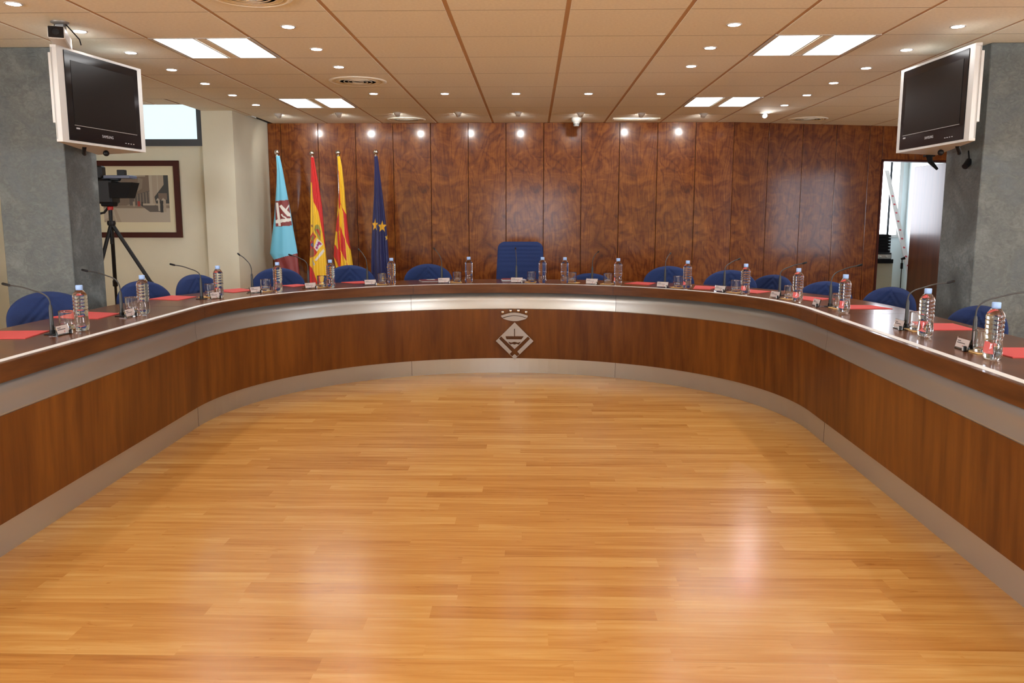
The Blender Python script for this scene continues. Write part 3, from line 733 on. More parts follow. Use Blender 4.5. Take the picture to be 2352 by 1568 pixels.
SKY=(.17,.58,.82); MAR=(.22,.022,.022); WHT=(.80,.78,.74); RED=(.60,.012,.010); YEL=(.88,.55,.015); NAVY=(.012,.016,.11); GOLD=(.85,.50,.03)
# light blue and maroon town flag
sq=[(246,560),(375,548),(405,800),(245,812)]
wl=[[(252,575),(278,572),(300,802),(274,804)],[(241,745),(405,725),(407,755),(243,780)],[(288,610),(312,594),(400,690),(392,712),(365,706)],[(338,660),(350,672),(388,600),(382,590)],[(300,690),(318,688),(330,705),(344,712),(362,726),(346,728),(318,712)]]
bl=[(100,0),(600,0),(600,1040),(445,1075),(205,1140),(168,1075)]
def c1(u,v):
    if inpoly(u,v,sq):
        for P in wl:
            if inpoly(u,v,P): return WHT
        return MAR
    lim=1140-(u-205)*.27 if u>205 else 1140
    return SKY if v<lim else MAR
flag('light blue and maroon flag with white emblem, leftmost on the wall',0,118,280,1.975,[(118,270,305),(250,272,330),(400,262,352),(550,245,375),(700,228,398),(850,205,415),(1000,180,438),(1080,168,447),(1140,203,450),(1220,250,455),(1300,300,462),(1420,330,470),(1650,345,478),(1900,350,480)],c1,1880,px0=-2.652,ph=.3,folds=2.,amp=.016)
# red-yellow-red flag with arms
crA=[(655,790),(672,778),(692,790),(705,850),(700,930),(715,945),(690,930),(660,870),(645,830)]
def c2(u,v):
    # arms first
    if inpoly(u,v,[(668,915),(722,975),(660,1048),(640,1005)]):
        for (a,b_,r) in ((685,965,14),(672,985,11),(662,1010,10),(700,972,8)):
            if (u-a)**2+((v-b_)*.8)**2<r*r: return (.35,.02,.22)
        return WHT
    if (u-618)**2+(v-982)**2<20**2:
        return (.05,.12,.35) if (u-618)**2+(v-982)**2>6**2 else GOLD
    if inpoly(u,v,[(590,905),(630,845),(660,900),(640,935),(600,950)]) and not inpoly(u,v,[(600,920),(625,880),(645,900),(615,948)]): return (.50,.03,.02)
    if inpoly(u,v,[(600,915),(628,880),(645,900),(615,948)]): return (.28,.28,.04)
    if inpoly(u,v,[(588,950),(640,935),(636,1010),(668,1050),(640,1095),(585,1110),(580,1040)]):
        q=((u-608)/30)**2+((v-1060)/42)**2
        return (.30,.13,.03) if q<1 else (.50,.03,.02)
    if inpoly(u,v,[(725,1020),(735,1045),(700,1090),(655,1145),(640,1130),(690,1065)]):
        return (.45,.02,.02) if int((u+v)/26)%3==0 else WHT
    if inpoly(u,v,[(608,1145),(622,1135),(645,1175),(632,1188)]): return (.10,.14,.28) if int((u-v)/5)%2 else WHT
    if inpoly(u,v,crA):
        return (.55,.03,.02) if inpoly(u,v,[(655,825),(690,830),(700,900),(670,850)]) else (.30,.27,.05)
    if inpoly(u,v,[(604,785),(618,780),(628,800),(612,810)]): return (.28,.10,.03)
    # field
    if v<370: return RED
    # right red strip
    T_=[(370,628),(450,636),(560,648),(650,688),(720,698),(780,706),(870,722),(960,733),(1040,745),(3000,900)]
    for a,b_ in zip(T_,T_[1:]):
        if a[0]<=v<b_[0]:
            x=a[1]+(b_[1]-a[1])*(v-a[0])/(b_[0]-a[0])
            if u>x: return RED
            break
    Lb=[(1175,570),(1250,630),(1400,668),(1900,720)]
    for a,b_ in zip(Lb,Lb[1:]):
        if a[0]<=v<b_[0]:
            x=a[1]+(b_[1]-a[1])*(v-a[0])/(b_[0]-a[0])
            if u<x: return RED
            break
    return YEL
flag('red and yellow flag with coat of arms, second from the left',0,120,640,1.965,[(120,626,655),(370,616,694),(600,606,722),(800,599,733),(1000,588,742),(1200,574,752),(1350,570,762),(1600,570,775),(1900,575,780)],c2,1880,px0=-2.285,ph=1.5,folds=3.,amp=.028)
st3=[[(884,228),(905,265),(911,580),(902,640),(888,610),(886,430)],[(904,560),(940,645),(966,690),(995,1040),(960,960),(945,900),(935,660)],[(900,800),(918,850),(946,930),(958,1150),(935,1110),(898,1040)],
 [(862,740),(898,640),(896,845),(870,860),(850,850)],[(870,860),(890,835),(896,1050),(880,1040)],[(832,975),(870,1020),(900,1060),(897,1235),(860,1170),(820,1100)],[(956,1150),(985,1260),(1000,1400),(960,1260)],
 [(897,1235),(960,1420),(960,1900),(930,1900)]]
def c3(u,v):
    for P in st3:
        if inpoly(u,v,P): return RED
    return YEL
flag('yellow flag with red stripes, third from the left',0,118,896,1.970,[(118,886,915),(220,888,933),(430,890,950),(580,880,956),(730,866,966),(850,850,975),(1000,831,990),(1100,822,1002),(1180,834,1012),(1260,850,1020),(1600,850,1030),(1900,850,1035)],c3,1880,px0=-2.015,ph=2.2,folds=3.,amp=.028)
SS=[star(1250,795,64,.55),star(1322,812,62,.72),star(1368,918,34,.7),star(1392,1228,62,.6),star(1332,1335,45,.7)]
def c4(u,v):
    for P in SS:
        if inpoly(u,v,P): return GOLD
    return NAVY
flag('dark blue flag with gold stars, rightmost on the wall',0,122,1270,1.975,[(122,1256,1288),(300,1252,1308),(500,1243,1330),(700,1226,1350),(900,1211,1366),(1100,1199,1376),(1300,1195,1392),(1420,1200,1398),(1900,1200,1405)],c4,1880,px0=-1.622,ph=.2,folds=3.5,amp=.032)

# ------------------------------------------------------------------ ceiling fittings
GL='recessed downlights in the ceiling'
def downlight(name='downlight'):
    t=thing(name,'x','light')
    m_=MB(); m_.lathe([(.030,.0),(.0325,-.0035),(.040,-.004),(.0415,-.002),(.0415,0.0)],28); 
    m_.build('trim_ring',M['white'],t)
    m_=MB(); m_.lathe([(1e-5,-.0046),(.024,-.0046),(.031,-.0042),(.031,-.002)],28); m_.build('lens',M['downlight'],t)
    ld=bpy.data.lights.new('downlight_lamp','SPOT'); ld.energy=7; ld.spot_size=R2D(140); ld.spot_blend=.9; ld.shadow_soft_size=.03; ld.color=(1,.97,.95)
    lo=bpy.data.objects.new('downlight_lamp',ld); COL.objects.link(lo); lo.parent=t; lo.location=(0,0,-.02)
    return t
dl0=downlight()
ordn=['first','second','third','fourth','fifth','sixth','seventh','eighth','ninth','tenth','eleventh','twelfth']
DL=[]
for k in range(7): DL.append((-2.515,4.14+.592*k,'%s from the viewer in the far left row'%ordn[k]))
for k in range(3): DL.append((-1.325,4.65+.594*k,'%s from the viewer in the row right of the big left lamp'%ordn[k]))
for k,x in enumerate((-1.318,-.727,-.137,.464,1.066)): DL.append((x,7.05+.015*k,'%s from the left in the crosswise row of five'%ordn[k]))
for k in range(3): DL.append((1.08,4.658+.606*k,'%s from the viewer in the row left of the big right lamp'%ordn[k]))
for k in range(6): DL.append((2.30,4.728+.621*k,'%s from the viewer in the far right row'%ordn[k]))
DL.append((2.31,4.11,'cut off at the top right corner of the photo'))
for x in (-2.515,-1.325,1.08,2.30):
    for y in ((3.53,2.93,1.7,-.1,-1.9) if x in(-1.325,1.08) else (3.0,1.2,-.6,-2.4)):
        DL.append((x,y,'over the near part of the room outside the photo'))
for k,(x,y,l) in enumerate(DL):
    if k==0: dl0.location=(x,y,CZ); dl0['label']='small round downlight '+l; dl0['group']=GL
    else: dup(dl0,(x,y,CZ),0,'small round downlight '+l,GL)
# eyeball spots at the panelled wall
def eyeball(x,y,label,flip=False):
    t=thing('eyeball_spotlight',label,'light',(x,y,CZ),0,'tilted spotlights near the panelled wall')
    m_=MB(); m_.lathe([(.045,0),(.045,-.003),(.040,-.005),(.034,-.005),(.034,0)],28); m_.build('trim_ring',M['white'],t)
    m_=MB(); n=8; pr=[(max(.034*math.cos(PI/2*k/n),1e-5),-.003-.030*math.sin(PI/2*k/n)) for k in range(n+1)]
    m_.lathe(pr,24); 
    o=m_.build('swivel_ball',M['white'],t)
    sgn=-1 if flip else 1
    q_=Matrix.Translation((0,0,-.004))@Matrix.Rotation(R2D((-122)*sgn),4,'X')
    m_=MB(); m_.lathe([(.022,.020),(.024,.036),(.0225,.0365),(.0215,.030),(.0215,.024),(.018,.020)],24); m_.xf(q_); m_.build('lens_collar',M['white'],t)
    m_=MB(); m_.lathe([(1e-5,.0315),(.0208,.0315),(.0208,.0300),(1e-5,.0300)],20); m_.xf(q_); m_.build('lens',M['eye'],t)
    ld=bpy.data.lights.new('spot_lamp','SPOT'); ld.energy=6 if not flip else 6; ld.spot_size=R2D(105); ld.spot_blend=.6; ld.shadow_soft_size=.018; ld.color=(1,.96,.90)
    lo=bpy.data.objects.new('spot_lamp',ld); COL.objects.link(lo); lo.parent=t; lo.location=(0,sgn*.042,-.031); lo.rotation_euler=(R2D(58*sgn),0,0)
    return t
for k,(x,y) in enumerate([(-2.509,8.34),(-1.90,8.29),(-1.319,8.27),(-.725,8.28),(-.139,8.27),(.473,8.34),(1.07,8.38),(1.688,8.43)]):
    eyeball(x,y,'white eyeball spotlight aimed at the panelled wall, %s from the left'%ordn[k])
eyeball(2.295,8.48,'bright eyeball spotlight turned towards the room, rightmost of its row',True)
# fluorescent fittings
def fluor(label):
    t=thing('fluorescent_fitting',label,'light',group='square fluorescent fittings in the ceiling')
    m_=MB(); w_=.298
    m_.box(-w_,w_,-w_,-w_+.014,-.002,.06); m_.box(-w_,w_,w_-.014,w_,-.002,.06); m_.box(-w_,-w_+.014,-w_+.014,w_-.014,-.002,.06); m_.box(w_-.014,w_,-w_+.014,w_-.014,-.002,.06); m_.box(-w_,w_,-w_,w_,.06,.065)
    m_.build('housing',M['white'],t)
    for x0 in (-.2,.2):
        m_=MB(); m_.box(x0-.01,x0+.01,-.01,.01,.065,.351); m_.build('hanger_rod',M['white'],t)
    for x0,x1 in ((-.270,-.045),(.045,.270)):
        m_=MB(); m_.box(x0,x1,-.275,.275,.004,.010); m_.build('diffuser',M['tube'],t)
    m_=MB(); m_.box(-.024,.026,-.284,.284,-.001,.006); m_.build('centre_cover',M['ceil'],t)
    for x0 in (-.282,-.042,.030,.272):
        m_=MB(); m_.box(x0,x0+.010,-.284,.284,-.0015,.012); m_.build('reflector_edge',M['white'],t)
    return t
FLL=['near left, big and closest','near right, big and closest','far left, by the flags','far right, left of the bright spotlight']
fl0=None
for k,(x,y) in enumerate(FL):
    lb='white square double fluorescent fitting '+(FLL[k] if k<4 else 'over the near part of the room outside the photo')
    if k==0: fl0=fluor(lb); fl0.location=(x+.3,y+.3,CZ)
    else: dup(fl0,(x+.3,y+.3,CZ),0,lb)
# round air diffusers
def vent(x,y,r,label):
    t=thing('round_air_vent',label,'vent',(x,y,CZ),0,'round ceiling air vents')
    m_=MB(); m_.lathe([(r*.86,-.001),(r*.9,-.010),(r,-.004),(r*1.0,0)],48); m_.build('outer_ring',M['ceil'],t)
    for k in range(5):
        rk=r*(.80-.15*k); m_=MB(); m_.lathe([(rk*.995,-.003),(rk,-.009),(rk*.96,-.004)],48)
        m_.build('cone_ring',M['ceil'],t)
    m_=MB(); m_.lathe([(1e-5,-.0006),(r*.86,-.0006),(r*.86,-.0001)],40); m_.build('dark_throat',simple('vent_throat',(.045,.028,.02),.9),t)
    return t
vent(-1.325,4.03,.195,'big round ceiling vent cut off at the top edge of the photo')
vent(-1.318,6.43,.215,'round ceiling vent in front of the far left fluorescent fitting')
vent(-1.313,8.83,.20,'round ceiling vent close to the panelled wall above the flags')
vent(2.86,8.90,.20,'round ceiling vent close to the panelled wall at the right')
m_=MB(); t=thing('rectangular_air_vent','thin rectangular ceiling vent beside the smoke detector','vent',(1.07,8.80,CZ))
m_.box(-.24,.24,-.06,-.045,-.012,0); m_.box(-.24,.24,.045,.06,-.012,0); m_.box(-.24,-.225,-.045,.045,-.012,0); m_.box(.225,.24,-.045,.045,-.012,0); m_.build('vent_frame',M['ceil'],t)
for k in range(4):
    m_=MB(); m_.box(-.225,.225,-.036+.022*k,-.028+.022*k,-.008,-.001); m_.build('vent_blade',M['ceil'],t)
# smoke detector
t=thing('smoke_detector','white smoke detector hanging under the ceiling before the panelled wall','detector',(.452,8.72,CZ))
m_=MB(); m_.lathe([(.050,0),(.052,-.004),(.052,-.030),(.046,-.042),(.034,-.046),(.034,-.048)],32); m_.build('detector_base',M['detector'],t)
m_=MB(); m_.lathe([(.034,-.048),(.033,-.052),(.030,-.082),(.026,-.087),(1e-5,-.087)],32); hd=m_.build('detector_head',M['detector'],t)
m_=MB()
for k in range(14):
    a=2*PI*k/14; q=MB(); q.box(.0298,.0332,-.003,.003,-.080,-.057); q.xf(Matrix.Rotation(a,4,'Z')); m_.add(q.v,q.f,False)
m_.build('detector_slots',M['blackm'],hd)
# security camera by the ceiling
t=thing('security_camera','white boxy security camera under the ceiling, upper left','camera',(-2.505,4.52,CZ))
m_=MB(); m_.lathe([(.045,0),(.045,-.006),(.030,-.012),(.022,-.014)],24); m_.build('ceiling_plate',simple('grey_mount',(.25,.25,.25),.4,.4),t)
m_=MB(); m_.box(-.022,.022,-.01,.02,-.05,-.012); m_.build('bracket',simple('grey_bracket',(.22,.22,.22),.4,.4),t)
Rm=Matrix.Translation((0,-.02,-.078))@Matrix.Rotation(R2D(22),4,'Z')@Matrix.Rotation(R2D(-2),4,'X')
m_=MB(); m_.rbox(-.040,.040,-.10,.17,-.032,.032,.006); m_.xf(Rm); hs=m_.build('camera_housing',M['white'],t)
m_=MB(); m_.rbox(-.036,.036,-.106,-.099,-.028,.028,.002); m_.xf(Rm); m_.build('front_window',M['bezel'],hs)
m_=MB(); m_.lathe([(.016,0),(.018,-.004),(.012,-.006),(1e-5,-.003)],20,(0,-.107,0),axis='y'); m_.xf(Rm); m_.build('camera_lens',M['black'],hs)
m_=MB(); m_.tube([(.030,.0,-.012),(.045,.03,-.04),(.050,.09,-.07),(.035,.13,-.09)],.0035,8); m_.tube([(-.030,.0,-.012),(-.038,.0,-.035),(-.030,-.01,-.05)],.003,8); m_.build('cable',M['black'],t)

# ------------------------------------------------------------------ wall televisions in white cabinets
def text_mesh(txt,size,ext,mt,parent,name):
    cu=bpy.data.curves.new(name,'FONT'); cu.body=txt; cu.size=size; cu.extrude=ext; cu.align_x='CENTER'; cu.align_y='CENTER'
    ob=bpy.data.objects.new(name+'_tmp',cu); COL.objects.link(ob)
    dg=bpy.context.evaluated_depsgraph_get(); me=bpy.data.meshes.new_from_object(ob.evaluated_get(dg)); bpy.data.objects.remove(ob)
    me.materials.clear(); me.materials.append(mt); me.name=name; o=bpy.data.objects.new(name,me); COL.objects.link(o); o.parent=parent; return o
def tv_unit(A,B,Cc,Dd,zb,zt,side):
    """A near front corner, B far front corner, C rear corner by the pillar, D near rear corner (plan)."""
    mirror = side=='right'
    A_,B_=Vector(A),Vector(B); L_=(B_-A_).length; ud=(B_-A_)/L_
    nv=Vector((ud.y,-ud.x)) if not mirror else Vector((-ud.y,ud.x))   # outward from the screen
    c=thing('tv_cabinet','white wedge-shaped wall cabinet around the %s television'%side,'cabinet',(A[0],A[1],0))
    def loc(p): return (p[0]-A[0],p[1]-A[1])
    def pu(u,v): q=A_+ud*u+nv*v; return loc(q)
    pl=[loc(A),loc(B),loc(Cc),loc(Dd)]
    m_=MB(); m_.prism(pl,zb-zb*0,zb+.014); m_.build('bottom_board',M['white'],c)
    m_=MB(); m_.prism(pl,zt-.014,zt); m_.build('top_board',M['white'],c)
    ip=[pu(.05,-.03),pu(L_-.05,-.075),loc(Cc),loc(Dd)]
    m_=MB(); m_.prism(ip,zb+.014,zt-.014); m_.build('carcass',M['white'],c)
    for n_,(u0,u1) in (('side_post',(0,.052)),('side_post',(L_-.045,L_))):
        m_=MB(); m_.prism([pu(u0,.0),pu(u1,.0),pu(u1,-.03),pu(u0,-.03)],zb+.014,zt-.014); m_.build(n_,M['white'],c)
    # slim box behind
    bx=(A_+Vector(Dd))/2; q=MB(); v0=Vector(Dd)
    q.prism([loc(v0),loc(v0+ud*.06-nv*.01),loc(v0+ud*.06-nv*.035),loc(v0-nv*.014)],zb+.10,zt-.04); q.build('side_box',M['white'],c)
    # television
    tv=thing('television','black flat screen television in the %s white cabinet'%side,'television',(A[0],A[1],0))
    u0,u1=.054,L_-.047; z0,z1=zb+.016,zt-.017
    m_=MB(); m_.prism([pu(u0,.004),pu(u1,.004),pu(u1,-.029),pu(u0,-.029)],z0,z1); body=m_.build('tv_body',M['bezel'],tv)
    m_=MB(); bz=.045; m_.prism([pu(u0+bz,.0055),pu(u1-bz,.0055),pu(u1-bz,.0),pu(u0+bz,.0)],z0+.085,z1-bz); m_.build('screen',M['screen'],tv)
    m_=MB(); 
    m_.prism([pu(u0+bz-.003,.0075),pu(u1-bz+.003,.0075),pu(u1-bz+.003,.0055),pu(u0+bz-.003,.0055)],z0+.080,z0+.083); m_.build('screen_trim',simple('thin_silver_line',(.5,.5,.5),.3,.5),tv)
    tx=text_mesh('SAMSUNG',.022,.0004,M['grey_print'],tv,'brand_lettering')
    q=A_+ud*((u0+u1)/2)+nv*.0048; ang=math.atan2(nv.y,nv.x)+PI/2
    tx.location=(q.x-A[0],q.y-A[1],z0+.042); tx.rotation_euler=(PI/2,0,ang)
    m_=MB(); 
    for k in range(4):
        cu=(L_*.72+.025*k) if not mirror else (L_*.28-.025*k)
        m_.prism([pu(cu,.0052),pu(cu+.012,.0052),pu(cu+.012,.0035),pu(cu,.0035)],z0+.020,z0+.024)
    lu=u0+.055 if not mirror else u1-.075
    m_.prism([pu(lu,.0052),pu(lu+.03,.0052),pu(lu+.03,.0035),pu(lu,.0035)],z0+.062,z0+.070)
    m_.build('button_marks',M['grey_print'],tv)
    m_=MB()
    m_.tube([(*pu(.33,-.12),zb-.0005),(*pu(.36,-.15),zb-.03),(*pu(.38,-.16),zb-.035)],.012,10); m_.ball((*pu(.55,-.14),zb-.018),.018); m_.build('bracket_knob',M['black'],c)
    return c
tv_unit((-2.541,4.526),(-2.43,5.26),(-2.83,5.44),(-2.572,4.522),1.70,2.205,'left')
tv_unit((2.340,4.60),(2.312,5.43),(2.65,5.60),(2.370,4.592),1.70,2.205,'right')
# small camera and hanging arm below the right cabinet
t=thing('small_wall_camera','small black camera under the right television cabinet','camera',(2.70,5.30,1.64))
m_=MB(); m_.tube([(.01,0,.0),(-.03,-.03,-.035)],[.022,.018],14); m_.build('camera_body',M['black'],t); m_=MB(); m_.tube([(.012,.0,0),(.013,.02,.065)],.006,8); m_.build('mount_arm',M['blackm'],t)
t=thing('hanging_bracket','black bent bracket arm hanging by the doorway top','bracket',(2.64,5.62,1.70))
m_=MB(); m_.tube([(-.03,0,0),(-.02,0,-.04),(.03,0,-.09)],[.020,.016,.008],10); m_.build('bracket_arm',M['blackm'],t)
m_=MB(); m_.box(-.06,.0,-.02,.02,-.008,.002); m_.build('bracket_plate',M['blackm'],t)

# ------------------------------------------------------------------ framed picture
pic=thing('framed_picture','framed street photograph with cream mount and dark red wooden frame','picture',(-3.88,PY,1.48))
fw,fh=.435,.372
m_=MB(); bw=.052
m_.box(-fw,fw,-.03,-.002,fh-bw,fh); m_.box(-fw,fw,-.03,-.002,-fh,-fh+bw); m_.box(-fw,-fw+bw,-.03,-.002,-fh+bw,fh-bw); m_.box(fw-bw,fw,-.03,-.002,-fh+bw,fh-bw); m_.build('frame',M['picframe'],pic)
m_=MB(); m_.box(-fw+bw,fw-bw,-.012,-.003,-fh+bw,fh-bw); m_.build('mount',M['matboard'],pic)
pc=[simple('print_%d'%k,c,.6) for k,c in enumerate([(.22,.19,.15),(.10,.09,.08),(.36,.31,.24),(.045,.05,.05),(.42,.38,.31),(.03,.03,.03),(.30,.05,.04),(.17,.13,.10)])]
m_=MB(); X0,X1,Z0,Z1=-.335,.322,-.222,.232
def q2(u0,u1,v0,v1,mi,lay):  # print coordinates: u 0..1 left to right, v 0..1 from the top
    m_.mat=mi; y=-.0125-lay*.0002; x0,x1=X0+(X1-X0)*u0,X0+(X1-X0)*u1; z0,z1=Z1-(Z1-Z0)*v1,Z1-(Z1-Z0)*v0
    m_.add([(x0,y,z0),(x1,y,z0),(x1,y,z1),(x0,y,z1)],[(0,1,2,3)])
def p2(P,mi,lay):
    m_.mat=mi; y=-.0125-lay*.0002
    m_.add([(X0+(X1-X0)*u,y,Z1-(Z1-Z0)*v) for u,v in P],[list(range(len(P)))[::-1]])
q2(0,1,0,1,0,0); q2(0,1,.0,.66,2,1); q2(0,.72,0,.62,7,2)
p2([(.0,.10),(.70,.02),(.70,.50),(.30,.66),(0,.66)],7,3); p2([(.40,.45),(.72,.32),(.74,.66),(.40,.66)],1,4)
for k in range(6): q2(.47+.045*k,.485+.045*k,.42-.015*k,.64,0,5)
q2(.30,.66,.0,.03,2,4); p2([(.55,.05),(.62,.08),(.60,.28),(.52,.35)],0,5)
q2(.71,.755,0,.66,4,5); q2(.755,.93,0,.55,2,5); q2(.83,.845,0,.45,4,6); p2([(.93,0),(1,0),(1,.60),(.80,.60),(.78,.46),(.93,.20)],3,7); q2(.84,.97,.38,.52,7,8)
q2(0,1,.64,1,4,6); p2([(0,.70),(1,.70),(1,.64),(0,.64)],0,7)
p2([(.55,.62),(.70,.60),(.90,.68),(.88,.78),(.70,.78)],1,8); q2(.60,.78,.60,.64,4,9)
q2(.83,.855,.52,.76,4,9); q2(.91,.95,.52,.78,2,9); q2(.86,.905,.56,.79,5,9); p2([(.80,.535),(.83,.48),(.86,.535)],4,10); p2([(.88,.535),(.91,.48),(.95,.535)],4,10)
q2(.52,.56,.55,.66,6,10); q2(.58,.60,.57,.66,5,10); q2(.45,.48,.56,.66,2,10); p2([(.15,.72),(.19,.72),(.26,1),(.20,1)],2,9); p2([(0,.95),(.15,.85),(.18,1),(0,1)],2,9)
m_.build('street_print',pc,pic)

# ------------------------------------------------------------------ video camera on tripod (behind the left pillar)
def cc(px,py): return (-3.56+(px-250)*.00362-.0001*(py-390), 1.70-(py-390)*.00366)
vc=thing('video_camera','black video camera with raised microphone on a tripod by the framed picture','video camera',(-3.60,7.0,1.40))
def VB(name,px0,px1,py0,py1,y0,y1,mt,b=.006,par=None):
    x0,z1=cc(px0,py0); x1,z0=cc(px1,py1); m_=MB(); m_.rbox(x0+3.60,x1+3.60,y0,y1,z0-1.40,z1-1.40,b); return m_.build(name,mt,par or vc)
VB('camera_body',224,262,412,468,-.06,.10,M['black'],.015)
VB('lens_barrel',252,276,418,452,-.05,.05,M['black'],.012)
m_=MB(); x0,z0=cc(262,455); x1,z1=cc(312,420); m_.prism([(0,0),(1,0),(1,1),(0,1)],0,1)
m_=MB(); x0,z1=cc(258,420); x1,_=cc(312,424); xb,z0=cc(300,455)
m_.add([(x0+3.6,-.07,z0-1.4),(xb+3.6,-.07,z0-1.4),(x1+3.6,-.07,z1-1.4),(x0+3.6,-.07,z1-1.4),(x0+3.6,.07,z0-1.4),(xb+3.6,.07,z0-1.4),(x1+3.6,.07,z1-1.4),(x0+3.6,.07,z1-1.4)],[(0,1,2,3),(7,6,5,4),(0,4,5,1),(1,5,6,2),(2,6,7,3),(3,7,4,0)]); m_.build('matte_box',M['blackm'],vc)
VB('top_handle',224,276,405,416,-.025,.025,M['black'],.008)
VB('monitor_hood',246,307,404,411,-.07,.07,M['pic_blue'],.004)
VB('wireless_receiver',271,290,391,406,-.02,.02,M['black'],.003)
VB('viewfinder',218,239,382,412,-.04,.04,M['black'],.012)
VB('underside_mount',234,262,462,474,-.05,.05,M['blackm'],.008)
tp=thing('tripod','black tripod with red collar carrying the video camera','tripod',(-3.60,7.0,0))
m_=MB(); xh,zh=cc(250,477); m_.lathe([(.022,-.018),(.024,.0),(.024,.014),(.018,.018)],20,(xh+3.6,0,zh)); m_.build('red_collar',M['redplastic'],tp)
m_=MB(); x_,z_=cc(250,560); m_.tube([(xh+3.6,0,zh-.016),(x_+3.6,0,z_)],[.016,.012],12); m_.build('centre_column',M['black'],tp)
m_=MB(); m_.tube([(xh+3.59,0,zh+.01),(xh+3.55,-.01,zh-.04),(xh+3.51,-.02,zh-.05)],.010,8); m_.build('pan_handle',M['black'],tp)
sx,sz=cc(251,512)
for nm,(fx,fy) in (('leg',(.73,.05)),('leg',(-.20,-.42)),('leg',(-.25,.48))):
    top=Vector((sx+3.6,0,sz)); ft=Vector((sx+3.6+fx,fy,.012)); 
    d1=top.lerp(ft,.42); 
    m_=MB(); m_.tube([top,d1],.016,10); m_.tube([d1-(ft-top).normalized()*.02,d1+(ft-top).normalized()*.03],.021,10); m_.tube([d1,ft],.011,10); lg=m_.build(nm,M['black'],tp)
    m_=MB(); m_.ball((ft.x,ft.y,.014),.014,10,6); m_.build('rubber_foot',M['blackm'],lg)
m_=MB(); m_.lathe([(.03,-.02),(.035,0),(.03,.02)],16,(sx+3.6,0,sz)); m_.build('leg_joint',M['black'],tp)

# ------------------------------------------------------------------ things in the side room
cab=thing('low_cabinet','pale green low cabinet inside the doorway','cabinet',(4.62,11.65,0))
m_=MB(); m_.rbox(-.9,.27,-.30,.30,0,.70,.004); m_.build('cabinet_body',simple('pale_green_paint',(.50,.52,.42),.6),cab); m_=MB(); m_.ball((.02,-.305,.35),.010,12,8); m_.build('knob',M['black'],cab)
t=thing('shelf_board','thick black board on the pale cabinet','shelf',(4.62,11.60,.701))
m_=MB(); m_.rbox(-.85,.253,-.30,.20,0,.055,.003); m_.build('board',M['blackm'],t)
t=thing('audio_amplifier','silver faced amplifier with knobs on the black board in the side room','amplifier',(4.54,11.52,.757))
m_=MB(); m_.rbox(-.50,.32,-.18,.18,0,.085,.004); m_.build('amplifier_case',M['black'],t)
m_=MB(); m_.box(-.50,.31,-.186,-.18,.006,.079); m_.mat=1; m_.box(.10,.31,-.188,-.186,.062,.079); fp=m_.build('faceplate',[M['alu'],M['black']],t)
for k,(x,z) in enumerate(((-.10,.045),(-.01,.044),(.07,.043),(.17,.030),(.25,.033))):
    m_=MB(); m_.lathe([(.012,0),(.012,.010),(.009,.016),(1e-5,.016)],14,(x,-.186,z),axis='y'); m_.build('knob',M['white'],t)
t0=None
zz=.843
for k in range(6):
    m_=MB(); hh=.040; m_.prism([(-.5,-.15),(.21,-.15),(.235,-.13),(.235,.13),(.21,.15),(-.5,.15)],0,hh-.006); m_.box(-.5,.20,-.140,.140,hh-.006,hh)
    if t0 is None:
        t0=m_.build('black_tray',M['blackm']); o=t0; tag(o,'x','tray','stack of black trays in the side room')
    else: o=t0.copy(); COL.objects.link(o)
    o.location=(4.625,11.52,zz); zz+=hh+.001
    o['label']='ribbed black tray in the side room, %s in its stack'%(['lowest','second lowest','third lowest','third from the top','second from the top','topmost'][k])
t=thing('microphone_stand','thin black microphone stand with clip inside the doorway','microphone stand',(4.745,10.75,0))
m_=MB(); m_.lathe([(.13,0),(.13,.012),(.02,.025),(.012,.04)],28); m_.build('round_base',M['black'],t)
m_=MB(); m_.tube([(0,0,.03),(0,0,.72)],.006,8); m_.build('pole',M['black'],t)
m_=MB(); m_.tube([(0,0,.66),(0,0,.735)],.015,10); m_.build('clutch_grip',M['blackm'],t)
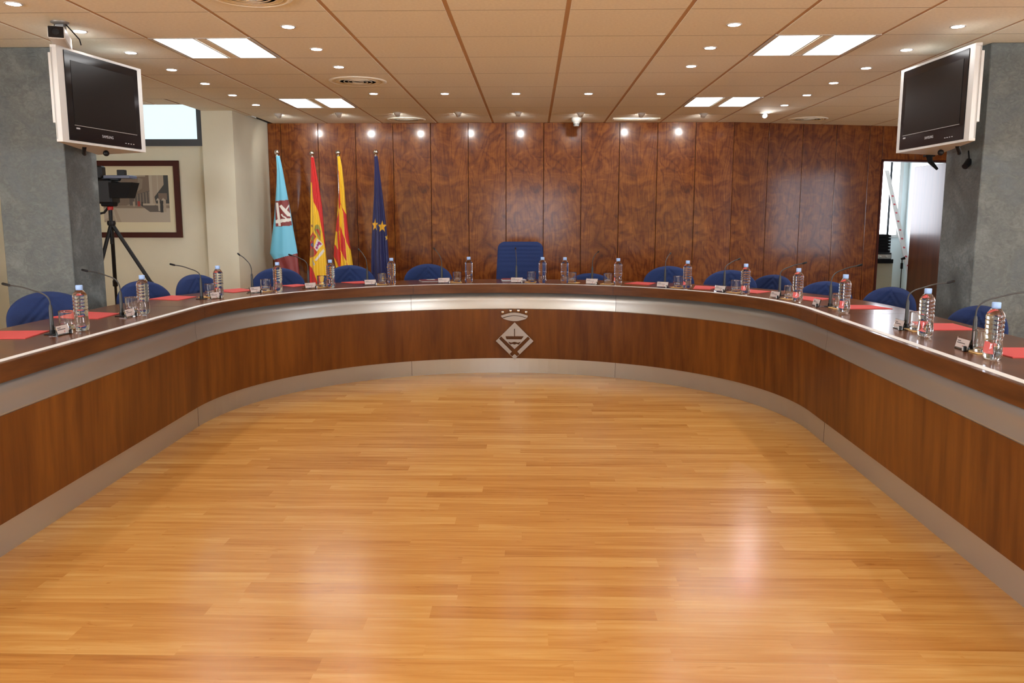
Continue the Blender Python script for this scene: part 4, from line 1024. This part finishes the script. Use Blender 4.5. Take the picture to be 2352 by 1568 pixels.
m_=MB(); m_.tube([(0,0,.735),(.0,0,.785)],.006,8); m_.tube([(-.012,0,.785),(.03,0,.80)],[.014,.022],12); m_.build('mic_clip',M['black'],t)
# dotted staff leaning in the corner
st=thing('leaning_staff','long white staff with red dots leaning against the side room window','staff',(5.05,11.0,0))
p0=Vector((.22,.0,.02)); 
# staff runs from the floor near the leaf to the window reveal
a_=Vector((-.121,-.46,.008)); b_=Vector((-.039,1.035,1.968))
dv=(b_-a_).normalized(); Ls=(b_-a_).length
xa=(Vector((1,0,0))-dv*dv.x).normalized(); ya=dv.cross(xa); rot=Matrix((xa,ya,dv)).transposed().to_4x4()
m_=MB(); m_.box(-.030,.030,-.010,.010,0,Ls); m_.xf(Matrix.Translation(a_)@rot); m_.build('staff_board',simple('staff_white',(.72,.68,.66),.5),st)
mdot=simple('staff_red_dot',(.55,.06,.08),.5)
for k in range(14):
    zc=.12+.145*k
    if zc>Ls-.05: break
    m_=MB(); m_.lathe([(.015,-.0113),(.015,.0113)],16,(0,0,zc),axis='y')
    m_.xf(Matrix.Translation(a_)@rot); m_.build('red_dot',mdot,st)

# ------------------------------------------------------------------ light, world, camera
wd=bpy.data.worlds.new('world'); sc.world=wd; wd.use_nodes=True
wd.node_tree.nodes['Background'].inputs[0].default_value=(.75,.85,1,1); wd.node_tree.nodes['Background'].inputs[1].default_value=.6
cam=bpy.data.cameras.new('camera'); co=bpy.data.objects.new('camera',cam); COL.objects.link(co)
cam.sensor_fit='HORIZONTAL'; cam.sensor_width=36; cam.lens=1898/2352*36; cam.clip_start=.05; cam.clip_end=100
pitch=math.atan(279/1898); yaw=math.atan(46*math.cos(pitch)/1898)
co.location=(0,0,1.28); co.rotation_euler=(PI/2-pitch,0,yaw)
sc.camera=co
sc.view_settings.view_transform='Standard'; sc.view_settings.look='None'; sc.view_settings.gamma=1; sc.view_settings.exposure=.50
sc.view_settings.use_curve_mapping=False
sc.cycles.max_bounces=10; sc.cycles.transmission_bounces=8; sc.cycles.sample_clamp_indirect=6
sc.cycles.caustics_reflective=False; sc.cycles.caustics_refractive=False
